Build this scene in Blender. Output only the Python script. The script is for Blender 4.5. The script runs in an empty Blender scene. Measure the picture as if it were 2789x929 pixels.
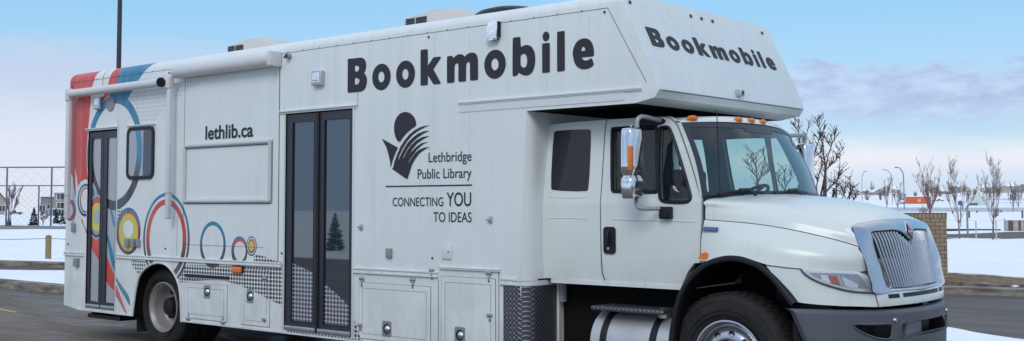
import bpy, bmesh, math, random
from mathutils import Vector, Matrix, geometry, noise
random.seed(7)
scene = bpy.context.scene
COL = scene.collection
# ------------------------------------------------------------------ camera (solved from the vanishing points)
IW, IH = 2789.0, 929.0
F, CX, CY = 3085.0, 1394.5, 385.0
_vx = Vector((-2200.-CX, 563-CY, F)); _vx = -_vx.normalized()
_vy = Vector((4060.-CX, 556-CY, F)).normalized()
_vy = (_vy - _vx*_vx.dot(_vy)).normalized()
_vz = _vx.cross(_vy)
CAM = Vector((14.2, -7.5, 1.685))
def ray(px, py):
    d = Vector((px-CX, py-CY, F)); return Vector((_vx.dot(d), _vy.dot(d), _vz.dot(d)))
def onY(px, py, y=0.):
    d = ray(px, py); t = (y-CAM.y)/d.y; return CAM + d*t
def onX(px, py, x):
    d = ray(px, py); t = (x-CAM.x)/d.x; return CAM + d*t
def G(px, py, z=0.):
    d = ray(px, py); t = (z-CAM.z)/d.z; return CAM + d*t
def atD(px, py, depth):
    return CAM + ray(px, py)*(depth/F)
def S(px, py, y=0.):
    p = onY(px, py, y); return (p.x, p.z)
def surf(px, py, fn, y0=0.0, y1=1.25):
    """point where the sight line meets the upright surface x = fn(y, z), near half"""
    best = None; lo = y0
    def g(y):
        p = onY(px, py, y); return p.x - fn(p.y, p.z)
    a, b = y0, y1; ga, gb = g(a), g(b)
    n = 60; prev = ga; py_ = a
    for i in range(1, n+1):
        y = a+(b-a)*i/n; v = g(y)
        if prev*v <= 0:
            l, h = py_, y
            for _ in range(30):
                m = (l+h)/2
                if g(l)*g(m) <= 0: h = m
                else: l = m
            return onY(px, py, (l+h)/2)
        prev = v; py_ = y
    return onY(px, py, a if abs(ga) < abs(gb) else b)

# ------------------------------------------------------------------ material helpers
class E:
    """tiny expression wrapper on shader sockets"""
    nt = None
    def __init__(s, v): s.v = v
    @staticmethod
    def m(op, *a, clamp=False):
        n = E.nt.nodes.new('ShaderNodeMath'); n.operation = op; n.use_clamp = clamp
        for i, x in enumerate(a):
            x = x.v if isinstance(x, E) else x
            if isinstance(x, (int, float)): n.inputs[i].default_value = x
            else: E.nt.links.new(x, n.inputs[i])
        return E(n.outputs[0])
    def __add__(s, o): return E.m('ADD', s, o)
    def __radd__(s, o): return E.m('ADD', o, s)
    def __sub__(s, o): return E.m('SUBTRACT', s, o)
    def __rsub__(s, o): return E.m('SUBTRACT', o, s)
    def __mul__(s, o): return E.m('MULTIPLY', s, o)
    def __rmul__(s, o): return E.m('MULTIPLY', o, s)
    def __truediv__(s, o): return E.m('DIVIDE', s, o)
    def gt(s, o): return E.m('GREATER_THAN', s, o)
    def lt(s, o): return E.m('LESS_THAN', s, o)
    def mn(s, o): return E.m('MINIMUM', s, o)
    def mx(s, o): return E.m('MAXIMUM', s, o)
def sstep(x, a, b):
    n = E.nt.nodes.new('ShaderNodeMapRange'); n.interpolation_type = 'SMOOTHSTEP'
    E.nt.links.new(x.v, n.inputs[0]); n.inputs[1].default_value = a; n.inputs[2].default_value = b
    return E(n.outputs[0])
def mixc(f, a, b):
    n = E.nt.nodes.new('ShaderNodeMix'); n.data_type = 'RGBA'
    for sock, x in ((n.inputs[0], f), (n.inputs[6], a), (n.inputs[7], b)):
        x = x.v if isinstance(x, E) else x
        if isinstance(x, (int, float)): sock.default_value = x
        elif isinstance(x, tuple): sock.default_value = (*x, 1)
        else: E.nt.links.new(x, sock)
    return E(n.outputs[2])
def noise_(vec, scale, detail=3, rough=.5, dist=0):
    n = E.nt.nodes.new('ShaderNodeTexNoise'); n.inputs['Scale'].default_value = scale
    n.inputs['Detail'].default_value = detail; n.inputs['Roughness'].default_value = rough
    n.inputs['Distortion'].default_value = dist
    if vec is not None: E.nt.links.new(vec.v, n.inputs['Vector'])
    return E(n.outputs[0])
def comb(x, y, z):
    n = E.nt.nodes.new('ShaderNodeCombineXYZ')
    for i, v in enumerate((x, y, z)):
        if isinstance(v, E): E.nt.links.new(v.v, n.inputs[i])
        else: n.inputs[i].default_value = v
    return E(n.outputs[0])
def curve(x, pts):
    """float curve through pts (input value, output value); linear map outside handled by clamping"""
    pts = sorted(pts); x0, x1 = pts[0][0], pts[-1][0]
    ys = [p[1] for p in pts]; y0, y1 = min(ys), max(ys)
    if y1-y0 < 1e-6: y1 = y0+1e-3
    n = E.nt.nodes.new('ShaderNodeFloatCurve'); c = n.mapping.curves[0]
    n.mapping.use_clip = False
    q = [((a-x0)/(x1-x0), (b-y0)/(y1-y0)) for a, b in pts]
    c.points[0].location = q[0]; c.points[1].location = q[-1]
    for a in q[1:-1]: c.points.new(*a)
    for p in c.points: p.handle_type = 'AUTO_CLAMPED'
    n.mapping.update()
    t = E.m('DIVIDE', x - x0, x1-x0, clamp=True)
    E.nt.links.new(t.v, n.inputs['Value'])
    return E(n.outputs[0])*(y1-y0) + y0
def newmat(name):
    m = bpy.data.materials.new(name); m.use_nodes = True; E.nt = m.node_tree
    b = m.node_tree.nodes['Principled BSDF']; return m, b
def setin(b, k, v):
    s = b.inputs[k]
    if isinstance(v, E): E.nt.links.new(v.v, s)
    elif isinstance(v, tuple): s.default_value = (*v, 1)
    else: s.default_value = v
def bump(b, h, strength=.3, dist=.01):
    n = E.nt.nodes.new('ShaderNodeBump'); n.inputs['Strength'].default_value = strength
    n.inputs['Distance'].default_value = dist
    E.nt.links.new(h.v, n.inputs['Height']); E.nt.links.new(n.outputs[0], b.inputs['Normal'])
def pos():
    g = E.nt.nodes.new('ShaderNodeNewGeometry'); s = E.nt.nodes.new('ShaderNodeSeparateXYZ')
    E.nt.links.new(g.outputs['Position'], s.inputs[0])
    return E(g.outputs['Position']), E(s.outputs[0]), E(s.outputs[1]), E(s.outputs[2])
def obco():
    g = E.nt.nodes.new('ShaderNodeTexCoord'); s = E.nt.nodes.new('ShaderNodeSeparateXYZ')
    E.nt.links.new(g.outputs['Object'], s.inputs[0])
    return E(g.outputs['Object']), E(s.outputs[0]), E(s.outputs[1]), E(s.outputs[2])
def simple(name, c, rough=.5, metal=0., spec=.5, var=.12, vscale=8., bmp=0., bscale=40., coat=0.):
    m, b = newmat(name); P, x, y, z = obco()
    if var:
        n = noise_(P, vscale, 4)
        k = (n-.5)*(2*var)+1.
        a = tuple(min(1, q) for q in c)
        vm = E.nt.nodes.new('ShaderNodeVectorMath'); vm.operation = 'SCALE'; vm.inputs[0].default_value = a
        E.nt.links.new(k.v, vm.inputs['Scale']); E.nt.links.new(vm.outputs[0], b.inputs['Base Color'])
    else: setin(b, 'Base Color', c)
    setin(b, 'Roughness', rough); setin(b, 'Metallic', metal); setin(b, 'Specular IOR Level', spec)
    if coat: setin(b, 'Coat Weight', coat); setin(b, 'Coat Roughness', .08)
    if bmp: bump(b, noise_(P, bscale, 4), bmp, .01)
    return m
def glassmat(name, tint, refl=1.0, rough=0.0, dens=0.0, dark=(0.02, .025, .03)):
    """see-through pane: tinted transparency, mirror reflection by Fresnel, optional dark film"""
    m = bpy.data.materials.new(name); m.use_nodes = True; nt = m.node_tree; E.nt = nt
    nt.nodes.remove(nt.nodes['Principled BSDF']); out = nt.nodes['Material Output']
    tr = nt.nodes.new('ShaderNodeBsdfTransparent'); tr.inputs[0].default_value = (*tint, 1)
    gl = nt.nodes.new('ShaderNodeBsdfGlossy'); gl.inputs['Roughness'].default_value = rough
    gl.inputs['Color'].default_value = (refl, refl, refl, 1)
    df = nt.nodes.new('ShaderNodeBsdfDiffuse'); df.inputs[0].default_value = (*dark, 1)
    fr = nt.nodes.new('ShaderNodeFresnel'); fr.inputs[0].default_value = 1.62
    mx = nt.nodes.new('ShaderNodeMixShader'); mx.inputs[0].default_value = dens
    nt.links.new(tr.outputs[0], mx.inputs[1]); nt.links.new(df.outputs[0], mx.inputs[2])
    mm = nt.nodes.new('ShaderNodeMixShader')
    nt.links.new(fr.outputs[0], mm.inputs[0]); nt.links.new(mx.outputs[0], mm.inputs[1]); nt.links.new(gl.outputs[0], mm.inputs[2])
    nt.links.new(mm.outputs[0], out.inputs[0])
    return m

# ------------------------------------------------------------------ mesh helpers
class MB:
    def __init__(s): s.v = []; s.f = []; s.mi = []
    def add(s, vs, fs, mi=0):
        o = len(s.v); s.v += [tuple(v) for v in vs]; s.f += [tuple(i+o for i in f) for f in fs]; s.mi += [mi]*len(fs); return s
    def box(s, x0, x1, y0, y1, z0, z1, mi=0, M=None):
        vs = [Vector((x, y, z)) for z in (z0, z1) for y in (y0, y1) for x in (x0, x1)]
        if M: vs = [M @ v for v in vs]
        return s.add(vs, [(0, 2, 3, 1), (4, 5, 7, 6), (0, 1, 5, 4), (2, 6, 7, 3), (0, 4, 6, 2), (1, 3, 7, 5)], mi)
    def rbox(s, x0, x1, y0, y1, z0, z1, r=.01, mi=0, seg=3, M=None):
        bm = bmesh.new()
        vs = [bm.verts.new((x, y, z)) for z in (z0, z1) for y in (y0, y1) for x in (x0, x1)]
        for f in [(0, 2, 3, 1), (4, 5, 7, 6), (0, 1, 5, 4), (2, 6, 7, 3), (0, 4, 6, 2), (1, 3, 7, 5)]: bm.faces.new([vs[i] for i in f])
        bmesh.ops.bevel(bm, geom=bm.edges[:], offset=r, segments=seg, profile=.5, affect='EDGES')
        bm.verts.index_update()
        V = [M @ v.co if M else v.co.copy() for v in bm.verts]; Fs = [[v.index for v in f.verts] for f in bm.faces]; bm.free()
        return s.add(V, Fs, mi)
    def tube(s, pts, r, n=8, cap=True, mi=0):
        pts = [Vector(p) for p in pts]; m = len(pts)
        rs = list(r) if hasattr(r, '__len__') else [r]*m
        vs = []; up = None
        for i, p in enumerate(pts):
            t = (pts[min(i+1, m-1)]-pts[max(i-1, 0)]).normalized()
            if up is None:
                up = Vector((0, 0, 1)) if abs(t.z) < .9 else Vector((1, 0, 0))
            a = t.cross(up).normalized(); b = a.cross(t).normalized(); up = b
            for k in range(n):
                an = 2*math.pi*k/n; vs.append(p + (a*math.cos(an)+b*math.sin(an))*rs[i])
        fs = [(i*n+k, i*n+(k+1) % n, (i+1)*n+(k+1) % n, (i+1)*n+k) for i in range(m-1) for k in range(n)]
        if cap: fs += [tuple(range(n))[::-1], tuple((m-1)*n+k for k in range(n))]
        return s.add(vs, fs, mi)
    def lathe(s, prof, c, axis='Y', n=40, mi=0, cap=False):
        """prof: list of (radius, offset along axis)"""
        vs = []
        for r, o in prof:
            for k in range(n):
                a = 2*math.pi*k/n; u, w = r*math.cos(a), r*math.sin(a)
                v = {'Y': (u, o, w), 'X': (o, u, w), 'Z': (u, w, o)}[axis]
                vs.append((c[0]+v[0], c[1]+v[1], c[2]+v[2]))
        m = len(prof)
        fs = [(i*n+k, i*n+(k+1) % n, (i+1)*n+(k+1) % n, (i+1)*n+k) for i in range(m-1) for k in range(n)]
        if cap: fs += [tuple(range(n)), tuple((m-1)*n+k for k in range(n))]
        return s.add(vs, fs, mi)
    def grid(s, rows, mi=0, closed=False):
        n = len(rows[0]); vs = [p for r in rows for p in r]
        k_ = n if closed else n-1
        fs = [(i*n+k, i*n+(k+1) % n, (i+1)*n+(k+1) % n, (i+1)*n+k) for i in range(len(rows)-1) for k in range(k_)]
        return s.add(vs, fs, mi)
    def prism(s, loops, f0, f1, mi=0, sides=True, back=True):
        """loops: [outer, hole, ...] of 2-D points; f0/f1 map (u,v) to front/back 3-D points"""
        cnt = sum(len(l) for l in loops)
        tess = geometry.tessellate_polygon([[Vector((u, v, 0)) for u, v in l] for l in loops])
        P = [p for l in loops for p in l]
        s.add([f0(*p) for p in P], tess, mi)
        if back: s.add([f1(*p) for p in P], [t[::-1] for t in tess], mi)
        if sides:
            for l in loops:
                n = len(l)
                s.add([f0(*p) for p in l]+[f1(*p) for p in l], [(i, (i+1) % n, n+(i+1) % n, n+i) for i in range(n)], mi)
        return s
    def side(s, loops, y0, y1, mi=0, **k):
        return s.prism(loops, lambda u, v: (u, y0, v), lambda u, v: (u, y1, v), mi, **k)
    def build(s, name, mat, parent=None, smooth=None, fix=True, up=False):
        me = bpy.data.meshes.new(name); me.from_pydata(s.v, [], s.f)
        mats = mat if isinstance(mat, (list, tuple)) else [mat]
        for m in mats: me.materials.append(m)
        if len(mats) > 1: me.polygons.foreach_set('material_index', s.mi)
        me.validate()
        if fix:
            bm = bmesh.new(); bm.from_mesh(me)
            bmesh.ops.remove_doubles(bm, verts=bm.verts[:], dist=1e-5)
            bmesh.ops.recalc_face_normals(bm, faces=bm.faces[:]); bm.to_mesh(me); bm.free()
        if up:
            if sum(p.normal.z*p.area for p in me.polygons) < 0: me.flip_normals()
        if smooth:
            me.shade_smooth()
            try: me.set_sharp_from_angle(angle=math.radians(smooth))
            except Exception: pass
        o = bpy.data.objects.new(name, me); COL.objects.link(o)
        if parent: par(o, parent)
        return o
WORLD = {}
def wm(o):
    m = o.matrix_basis.copy()
    if o.parent: m = wm(o.parent) @ o.matrix_parent_inverse @ m
    return m
def par(o, p):
    o.parent = p; o.matrix_parent_inverse = wm(p).inverted()
def tag(o, label=None, cat=None, group=None, kind=None):
    if label: o['label'] = label
    if cat: o['category'] = cat
    if group: o['group'] = group
    if kind: o['kind'] = kind
    return o
def thing(name, label, cat, loc=(0, 0, 0), group=None):
    o = bpy.data.objects.new(name, None); COL.objects.link(o); o.location = loc; o.empty_display_size = .3
    return tag(o, label, cat, group)
def copy_tree(o, parent=None):
    c = o.copy(); COL.objects.link(c)
    if parent: c.parent = parent
    for ch in list(o.children): copy_tree(ch, c)
    return c
def chaikin(P, k=1, closed=True):
    for _ in range(k):
        Q = []; n = len(P)
        for i in range(n):
            a, b = P[i], P[(i+1) % n]
            Q += [(a[0]*.75+b[0]*.25, a[1]*.75+b[1]*.25), (a[0]*.25+b[0]*.75, a[1]*.25+b[1]*.75)]
        P = Q
    return P
def rrect(x0, x1, z0, z1, r, n=5):
    P = []
    for cx, cz, a0 in ((x1-r, z0+r, -90), (x1-r, z1-r, 0), (x0+r, z1-r, 90), (x0+r, z0+r, 180)):
        for i in range(n+1):
            a = math.radians(a0+90*i/n); P.append((cx+r*math.cos(a), cz+r*math.sin(a)))
    return P
def ell(cx, cz, rx, rz, n=36): return [(cx+rx*math.cos(2*math.pi*i/n), cz+rz*math.sin(2*math.pi*i/n)) for i in range(n)]
def cat(P, m=6):
    """Catmull-Rom through points (tuples/Vectors)"""
    P = [Vector(p) for p in P]; n = len(P); out = []
    for i in range(n-1):
        p0 = P[max(i-1, 0)]; p1 = P[i]; p2 = P[i+1]; p3 = P[min(i+2, n-1)]
        if i == 0: p0 = p1*2-p2
        if i == n-2: p3 = p2*2-p1
        for k in range(m):
            t = k/m
            out.append(.5*((2*p1)+(p2-p0)*t+(2*p0-5*p1+4*p2-p3)*t*t+(3*p1-p0-3*p2+p3)*t**3))
    out.append(P[-1]); return out
def resample(P, n):
    P = [Vector(p) for p in P]; L = [0]
    for a, b in zip(P, P[1:]): L.append(L[-1]+(b-a).length)
    out = []; j = 0
    for i in range(n):
        t = L[-1]*i/(n-1)
        while j < len(L)-2 and L[j+1] < t: j += 1
        d = L[j+1]-L[j]; u = 0 if d == 0 else min(1, (t-L[j])/d)
        out.append(P[j].lerp(P[j+1], u))
    return out
def mir(p): return Vector((p[0], 2.5-p[1], p[2]))
# ------------------------------------------------------------------ livery (printed film graphics) as a function of x, z on the body side
BLUE = (.02, .215, .37); DARKB = (.045, .05, .07); RED = (.62, .07, .06); YEL = (.62, .58, .08); CH = (.05, .052, .07)
def livery(base, dots=True, light=True):
    P, x, y, z = pos()
    col = base
    onside = E.m('GREATER_THAN', 1.2, y)
    def put(mask, c):
        nonlocal col
        col = mixc(mask, col, c)
    def swoosh(L, R, c):
        l = [S(a, b) for a, b in L]; r = [S(a, b) for a, b in R]
        zt = max(l[0][1], r[0][1]) ; zb = min(l[-1][1], r[-1][1])
        lx = curve(z, [(q[1], q[0]) for q in l]); rx = curve(z, [(q[1], q[0]) for q in r])
        m = x.gt(lx)*rx.gt(x)*z.lt(zt)*z.gt(zb)*onside
        put(m, c)
    far = lambda ys: [(150, y_) for y_ in ys]
    swoosh([(120, 160), (120, 300), (120, 440), (203, 458), (209, 480), (212, 511)],
           [(264, 160), (260, 203), (250, 245), (245, 300), (239, 370), (236, 420), (238, 470), (240, 511)], RED)
    swoosh([(120, 440), (192, 470), (201, 510), (205, 537)], [(201, 440), (204, 470), (206, 510), (207, 537)], RED)
    swoosh([(283, 160), (281, 200), (277, 250)], [(285, 160), (283, 200), (279, 250)], RED)
    swoosh([(305, 160), (303, 195), (296, 222), (288, 250), (270, 276)], [(329, 160), (325, 190), (317, 225), (303, 250), (280, 276)], RED)
    swoosh([(329, 160), (325, 190), (317, 225), (303, 250), (290, 276)], [(418, 160), (406, 178), (380, 215), (362, 245), (349, 268), (345, 276)], BLUE)
    if light:
        # pale grey halftone patch high up behind the awning
        f = curve(x, [(S(350, 300)[0], S(350, 320)[1]), (S(392, 340)[0], S(392, 343)[1]), (S(450, 290)[0], S(450, 292)[1]), (S(500, 255)[0], S(500, 255)[1]), (S(580, 200)[0], S(580, 205)[1])])
        g = curve(x, [(S(350, 300)[0], S(350, 268)[1]), (S(400, 203)[0], S(400, 203)[1]), (S(470, 203)[0], S(470, 205)[1]), (S(560, 210)[0], S(560, 200)[1])])
        gx = E.m('FRACT', x/.055)-.5; gz = E.m('FRACT', z/.05)-.5
        d = E.m('SQRT', gx*gx+gz*gz)
        put(d.lt(.36)*z.gt(f)*z.lt(g)*x.gt(S(352, 300)[0])*x.lt(S(575, 300)[0])*onside*.6, (.50, .52, .56))
    # lower red and blue sweeps
    swoosh([(219, 596), (236, 640), (243, 672), (266, 715), (285, 768), (311, 800), (342, 854)],
           [(224, 596), (232, 620), (248, 640), (268, 653), (285, 698), (309, 757), (346, 854)], (.60, .08, .07))
    swoosh([(284, 640), (291, 680), (299, 718), (309, 745), (325, 785), (343, 815), (352, 832)],
           [(289, 640), (303, 690), (309, 725), (315, 750), (333, 780), (352, 812), (355, 832)], BLUE)
    swoosh([(294, 570), (299, 595), (304, 618)], [(300, 570), (305, 595), (309, 618)], BLUE)
    def disc(cx, cz, rx, rz):
        a = (x-cx)/rx; b = (z-cz)/rz
        return (a*a+b*b).lt(1.)*onside
    def ringc(z0, z1, a=BLUE, b=DARKB):
        return mixc(sstep(z, z0, z1), b, a)
    WB = base
    # big ring
    d1 = disc(1.18, 2.352, .66, .725); i1 = disc(1.175, 2.355, .55, .61)
    put(d1*(1-i1), ringc(2.05, 2.35))
    # small ring far left, two circles
    put(disc(.115, 1.628, .16, .14), mixc(sstep(z, 1.58, 1.7), DARKB, BLUE)); put(disc(.115, 1.628, .125, .115), RED); put(disc(.11, 1.628, .085, .08), WB)
    put(disc(.5, 1.757, .255, .265), WB); put(disc(.5, 1.757, .2, .213), ringc(1.65, 1.85)); put(disc(.5, 1.757, .16, .175), WB)
    put(disc(.51, 1.757, .15, .163), mixc(sstep(z, 1.68, 1.8), DARKB, RED)); put(disc(.515, 1.757, .125, .145), WB)
    # ring on the rear door
    put(disc(.75, 1.54, .215, .285), WB); put(disc(.75, 1.54, .2, .262), ringc(1.5, 1.7)); put(disc(.75, 1.55, .18, .235), mixc(sstep(z, 1.5, 1.7), (.3, .31, .33), RED))
    put(disc(.75, 1.54, .16, .18), YEL); put(disc(.75, 1.54, .085, .098), WB)
    # yellow ring by the door
    put(disc(1.54, 1.374, .28, .288), ringc(1.33, 1.5)); put(disc(1.545, 1.37, .235, .25), RED); put(disc(1.545, 1.36, .215, .227), YEL); put(disc(1.54, 1.4, .115, .105), WB)
    # large double ring above the wheel
    o3 = disc(2.37, 1.29, .49, .545); put(o3, ringc(1.25, 1.55)); put(disc(2.37, 1.29, .45, .505), WB)
    put(disc(2.37, 1.285, .425, .475), ringc(1.05, 1.4, RED, (.06, .04, .05))); put(disc(2.37, 1.285, .35, .41), WB)
    # ring four
    put(disc(3.312, 1.245, .248, .261), ringc(1.15, 1.35)); put(disc(3.312, 1.248, .203, .212), WB)
    if dots:
        up = curve(x, [(S(a, b)[0], S(a, b)[1]) for a, b in ((489, 762), (505, 722), (512, 722), (690, 722), (692, 697), (700, 695), (752, 711), (785, 716), (811, 726), (846, 744), (879, 774), (913, 803), (945, 836), (958, 858), (985, 925))])
        lo = curve(x, [(S(a, b)[0], S(a, b)[1]) for a, b in ((489, 770), (530, 766), (605, 764), (626, 769), (670, 784), (727, 812), (772, 840), (780, 905), (960, 935), (990, 950))])
        gx = E.m('FRACT', x/.050)-.5; gz = E.m('FRACT', z/.043)-.5
        d = E.m('SQRT', gx*gx+gz*gz)
        reg = z.lt(up)*z.gt(lo)*x.gt(S(489, 766)[0])*x.lt(S(988, 925)[0])*onside
        put(d.lt(.42)*reg, (.014, .014, .02))
        a0 = S(358, 706); a1 = S(396, 735)
        reg2 = x.gt(a0[0])*x.lt(a1[0])*z.lt(1.02-(x-a0[0])*.02)*z.gt(1.03-(x-a0[0])*.75-.06)*onside
        put(d.lt(.38)*reg2, CH)
        reg3 = x.gt(S(317, 600)[0])*x.lt(S(331, 600)[0])*z.lt(S(325, 568)[1])*z.gt(S(317, 600)[1])*onside
        put(d.lt(.36)*reg3, CH)
    put(disc(3.812, 1.186, .147, .163), ringc(1.12, 1.27)); put(disc(3.814, 1.19, .125, .135), ringc(1.15, 1.28, RED, DARKB)); put(disc(3.82, 1.187, .105, .105), WB)
    put(disc(4.03, 1.246, .094, .108), ringc(1.2, 1.3)); put(disc(4.03, 1.246, .078, .09), WB); put(disc(4.03, 1.246, .068, .077), mixc(sstep(z, 1.2, 1.26), DARKB, RED)); put(disc(4.027, 1.246, .05, .055), YEL)
    return col
def paint_nodes(b, base, ripple=True, dirt=True):
    P, x, y, z = pos()
    c = base
    if ripple:
        rp = noise_(comb(x*9., y*9., z*.25), 1., 2)
        c = mixc((rp-.45)*.5, c, (.50, .54, .57))
    if dirt:
        n = noise_(comb(x*1.5, y*1.5, z*.9), 2.2, 6, .65)
        low = sstep(z, 1.6, .3)
        c = mixc(E.m('MULTIPLY', (n-.34)*1.8, low*.62+.12, clamp=True), c, (.36, .34, .30))
        st = noise_(comb(x*22., y*22., z*.8), 1., 3)
        c = mixc(sstep(st, .56, .78)*.15, c, (.36, .37, .36))
        sp = noise_(P, 130., 2)
        c = mixc(sstep(sp, .70, .78)*.3*low, c, (.2, .18, .15))
    return c
M = {}
m, b = newmat('body_paint'); col = livery((.755, .80, .795)); setin(b, 'Base Color', paint_nodes(b, col)); setin(b, 'Roughness', .42); setin(b, 'Specular IOR Level', .4)
P, x, y, z = pos(); bump(b, noise_(comb(x*8., y*8., z*.4), 1., 2), .12, .004); M['body'] = m
m, b = newmat('plain_body_paint'); setin(b, 'Base Color', paint_nodes(b, (.72, .75, .76), ripple=False)); setin(b, 'Roughness', .4); setin(b, 'Specular IOR Level', .4); M['white'] = m
m, b = newmat('cab_paint'); setin(b, 'Base Color', paint_nodes(b, (.72, .765, .735), ripple=False)); setin(b, 'Roughness', .32); setin(b, 'Coat Weight', .35); setin(b, 'Coat Roughness', .10); M['cab'] = m
# printed film over the rear door glass
m, b = newmat('printed_door_film'); setin(b, 'Base Color', livery((.40, .42, .46), dots=False)); setin(b, 'Roughness', .15); M['film'] = m
# front entry glass : dark reflecting glass with perforated film at the bottom
m, b = newmat('entry_door_glass')
P, x, y, z = pos()
up = curve(x, [(S(a, b_)[0], S(a, b_)[1]) for a, b_ in ((785, 715), (811, 726), (846, 744), (879, 774), (913, 803), (945, 836), (953, 848))])
gx = E.m('FRACT', x/.050)-.5; gz = E.m('FRACT', z/.043)-.5
d = E.m('SQRT', gx*gx+gz*gz); film = z.lt(up)*z.gt(.49)
c = mixc(film, (.022, .036, .046), mixc(d.lt(.41), (.40, .41, .45), (.03, .031, .04)))
setin(b, 'Base Color', c); setin(b, 'Roughness', film*.25+.02); setin(b, 'IOR', 2.1); setin(b, 'Specular IOR Level', .6); M['entryglass'] = m
M['frame'] = simple('dark_door_frame', (.030, .030, .042), .4, var=.1)
M['blackp'] = simple('black_plastic', (.014, .014, .018), .45, spec=.3, var=.2)
M['under'] = simple('grimy_shaded_underside', (.010, .0095, .009), .9, spec=.1, var=.3)  # grime on the chassis; also the painted-in shade under the nose
M['arm'] = simple('grey_painted_tube', (.36, .37, .38), .4, .2)
M['rubber'] = simple('worn_rubber', (.026, .025, .025), .8, spec=.3, var=.6, vscale=14, bmp=.3, bscale=60)
M['grey'] = simple('grey_plastic', (.27, .28, .30), .5)
M['silver'] = simple('satin_aluminium', (.55, .56, .58), .35, 1., var=.15)
M['tank'] = simple('dull_tank_aluminium', (.56, .57, .57), .42, .6, var=.22, vscale=5, bmp=.05)
M['slat'] = simple('grille_metal', (.46, .47, .50), .22, 1., var=.1)
M['chrome'] = simple('chrome', (.74, .76, .79), .12, 1., var=.03)
M['softchrome'] = simple('hazed_chrome', (.51, .53, .58), .20, 1., var=.1)
M['rim'] = simple('dusty_steel_rim', (.34, .325, .31), .5, .4, var=.25)
M['letter'] = simple('charcoal_lettering', (.024, .023, .032), .6, var=.06)
M['amber'] = simple('amber_lens', (.75, .20, .025), .25, var=.15, vscale=30)
M['redlens'] = simple('small_red_lens', (.13, .035, .03), .3, var=.1)
M['grey2'] = simple('pale_grey_trim', (.56, .58, .59), .4, var=.1)
M['faint'] = simple('faint_joint', (.52, .55, .57), .6, var=.05)
M['polish'] = simple('polished_rim', (.56, .57, .60), .30, 1., var=.15)
M['seam'] = simple('dark_seam', (.10, .105, .11), .8, var=.1)
M['bumper'] = simple('textured_grey_bumper', (.096, .102, .124), .55, var=.18, vscale=5, bmp=.15, bscale=220)
M['lenswhite'] = simple('clear_lens_reflector', (.85, .87, .9), .12, .35, var=.12, vscale=25)
M['headbucket'] = simple('headlamp_bucket', (.40, .42, .46), .22, .5, var=.2)
M['awning'] = simple('off_white_awning', (.66, .66, .67), .5, var=.06)
M['acbeige'] = simple('cream_plastic_shroud', (.62, .59, .55), .6, var=.06)
M['seat'] = simple('dark_seat_cloth', (.07, .08, .09), .9)
M['dash'] = simple('grey_dashboard', (.16, .17, .17), .7)
M['inner'] = simple('cab_lining', (.14, .15, .15), .8)
M['windshield'] = glassmat('windshield_glass', (.62, .80, .78), 1., 0., .05, (.1, .14, .14))
M['tint'] = glassmat('tinted_side_glass', (.16, .21, .24), .9, 0., .25, (.02, .025, .03))
M['privacy'] = glassmat('privacy_glass', (.02, .02, .03), .7, 0., .9, (.012, .012, .02))
M['lamphead'] = glassmat('clear_lamp_cover', (.9, .92, .95), .8, 0.02, .05, (.7, .7, .7))
m, b = newmat('film_window'); XX = pos()[1]; setin(b, 'Base Color', mixc(XX.gt(1.865), livery((.36, .39, .43), dots=False), (.045, .05, .07))); setin(b, 'Roughness', .08); setin(b, 'IOR', 1.8); M['winfilm'] = m
# diamond plate
m, b = newmat('diamond_plate'); P, x, y, z = pos()
u = (x-y)*24.; v = z*24.
def lug(u, v, s):
    a = E.m('FRACT', u)-.5; c_ = E.m('FRACT', v)-.5
    p = (a+c_*s)*.707; q = (c_-a*s)*.707
    e = E.m('SQRT', p*p*4.+q*q*60.); return sstep(e, 1.0, .4)
h = lug(u, v, 1.).mx(lug(u+.5, v+.5, -1.))
setin(b, 'Base Color', mixc(h, (.10, .10, .115), (.34, .35, .38))); setin(b, 'Metallic', .8); setin(b, 'Roughness', .45); bump(b, h, .6, .004); M['plate'] = m

# ------------------------------------------------------------------ the bookmobile
truck = thing('bookmobile_truck', 'long white library bookmobile truck with coloured rings at the rear and chrome grille', 'bookmobile', (5.2, 1.25, 0))
def P_(mb, name, mat, parent=None, smooth=None, label=None):
    o = mb.build(name, mat, parent or truck, smooth)
    if label: o['label'] = label
    return o
ZT = 3.43
arch = [S(*p) for p in ((362, 861), (366, 826), (372, 786), (382.6, 749), (403, 727), (427, 716.7), (452, 720.8), (472, 741), (484.7, 765.7), (490.8, 790), (494, 830), (495, 877))]
arch = [(a[0], a[1]) for a in [tuple(q) for q in cat([Vector((u, v, 0)) for u, v in arch], 4)] for a in [(a[0], a[1])]]
XB = 7.92
out = [(0.0, .389), (.358, .35)] + arch + [(4.6, .355), (XB, .355), (XB, 2.50), (9.05, 2.50), (9.24, 2.535), (9.285, 2.60), (9.262, 2.685), (8.912, ZT), (.05, ZT), (.0, 1.1)]
bm = bmesh.new()
fa = [bm.verts.new((u, 0, v)) for u, v in out]; fb = [bm.verts.new((u, 2.5, v)) for u, v in out]
bm.faces.new(fa); bm.faces.new(fb[::-1]); n = len(out)
for i in range(n): bm.faces.new([fa[i], fb[i], fb[(i+1) % n], fa[(i+1) % n]])
bmesh.ops.recalc_face_normals(bm, faces=bm.faces[:])
def isbev(e):
    a, b2 = e.verts[0].co, e.verts[1].co
    mid = (a+b2)/2
    if abs(a.y-b2.y) > 1: return None
    if mid.z > ZT-.01: return .125
    if a.x > 8.85 and b2.x > 8.85 and mid.z > 2.61: return .11
    if a.x > 8.85 and b2.x > 8.85 and mid.z > 2.51: return .07
    if abs(a.x-XB) < .01 and abs(b2.x-XB) < .01 and mid.z < 2.4: return .14
    if a.x < .06 and b2.x < .06 and mid.z > .5: return .05
    return None
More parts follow.
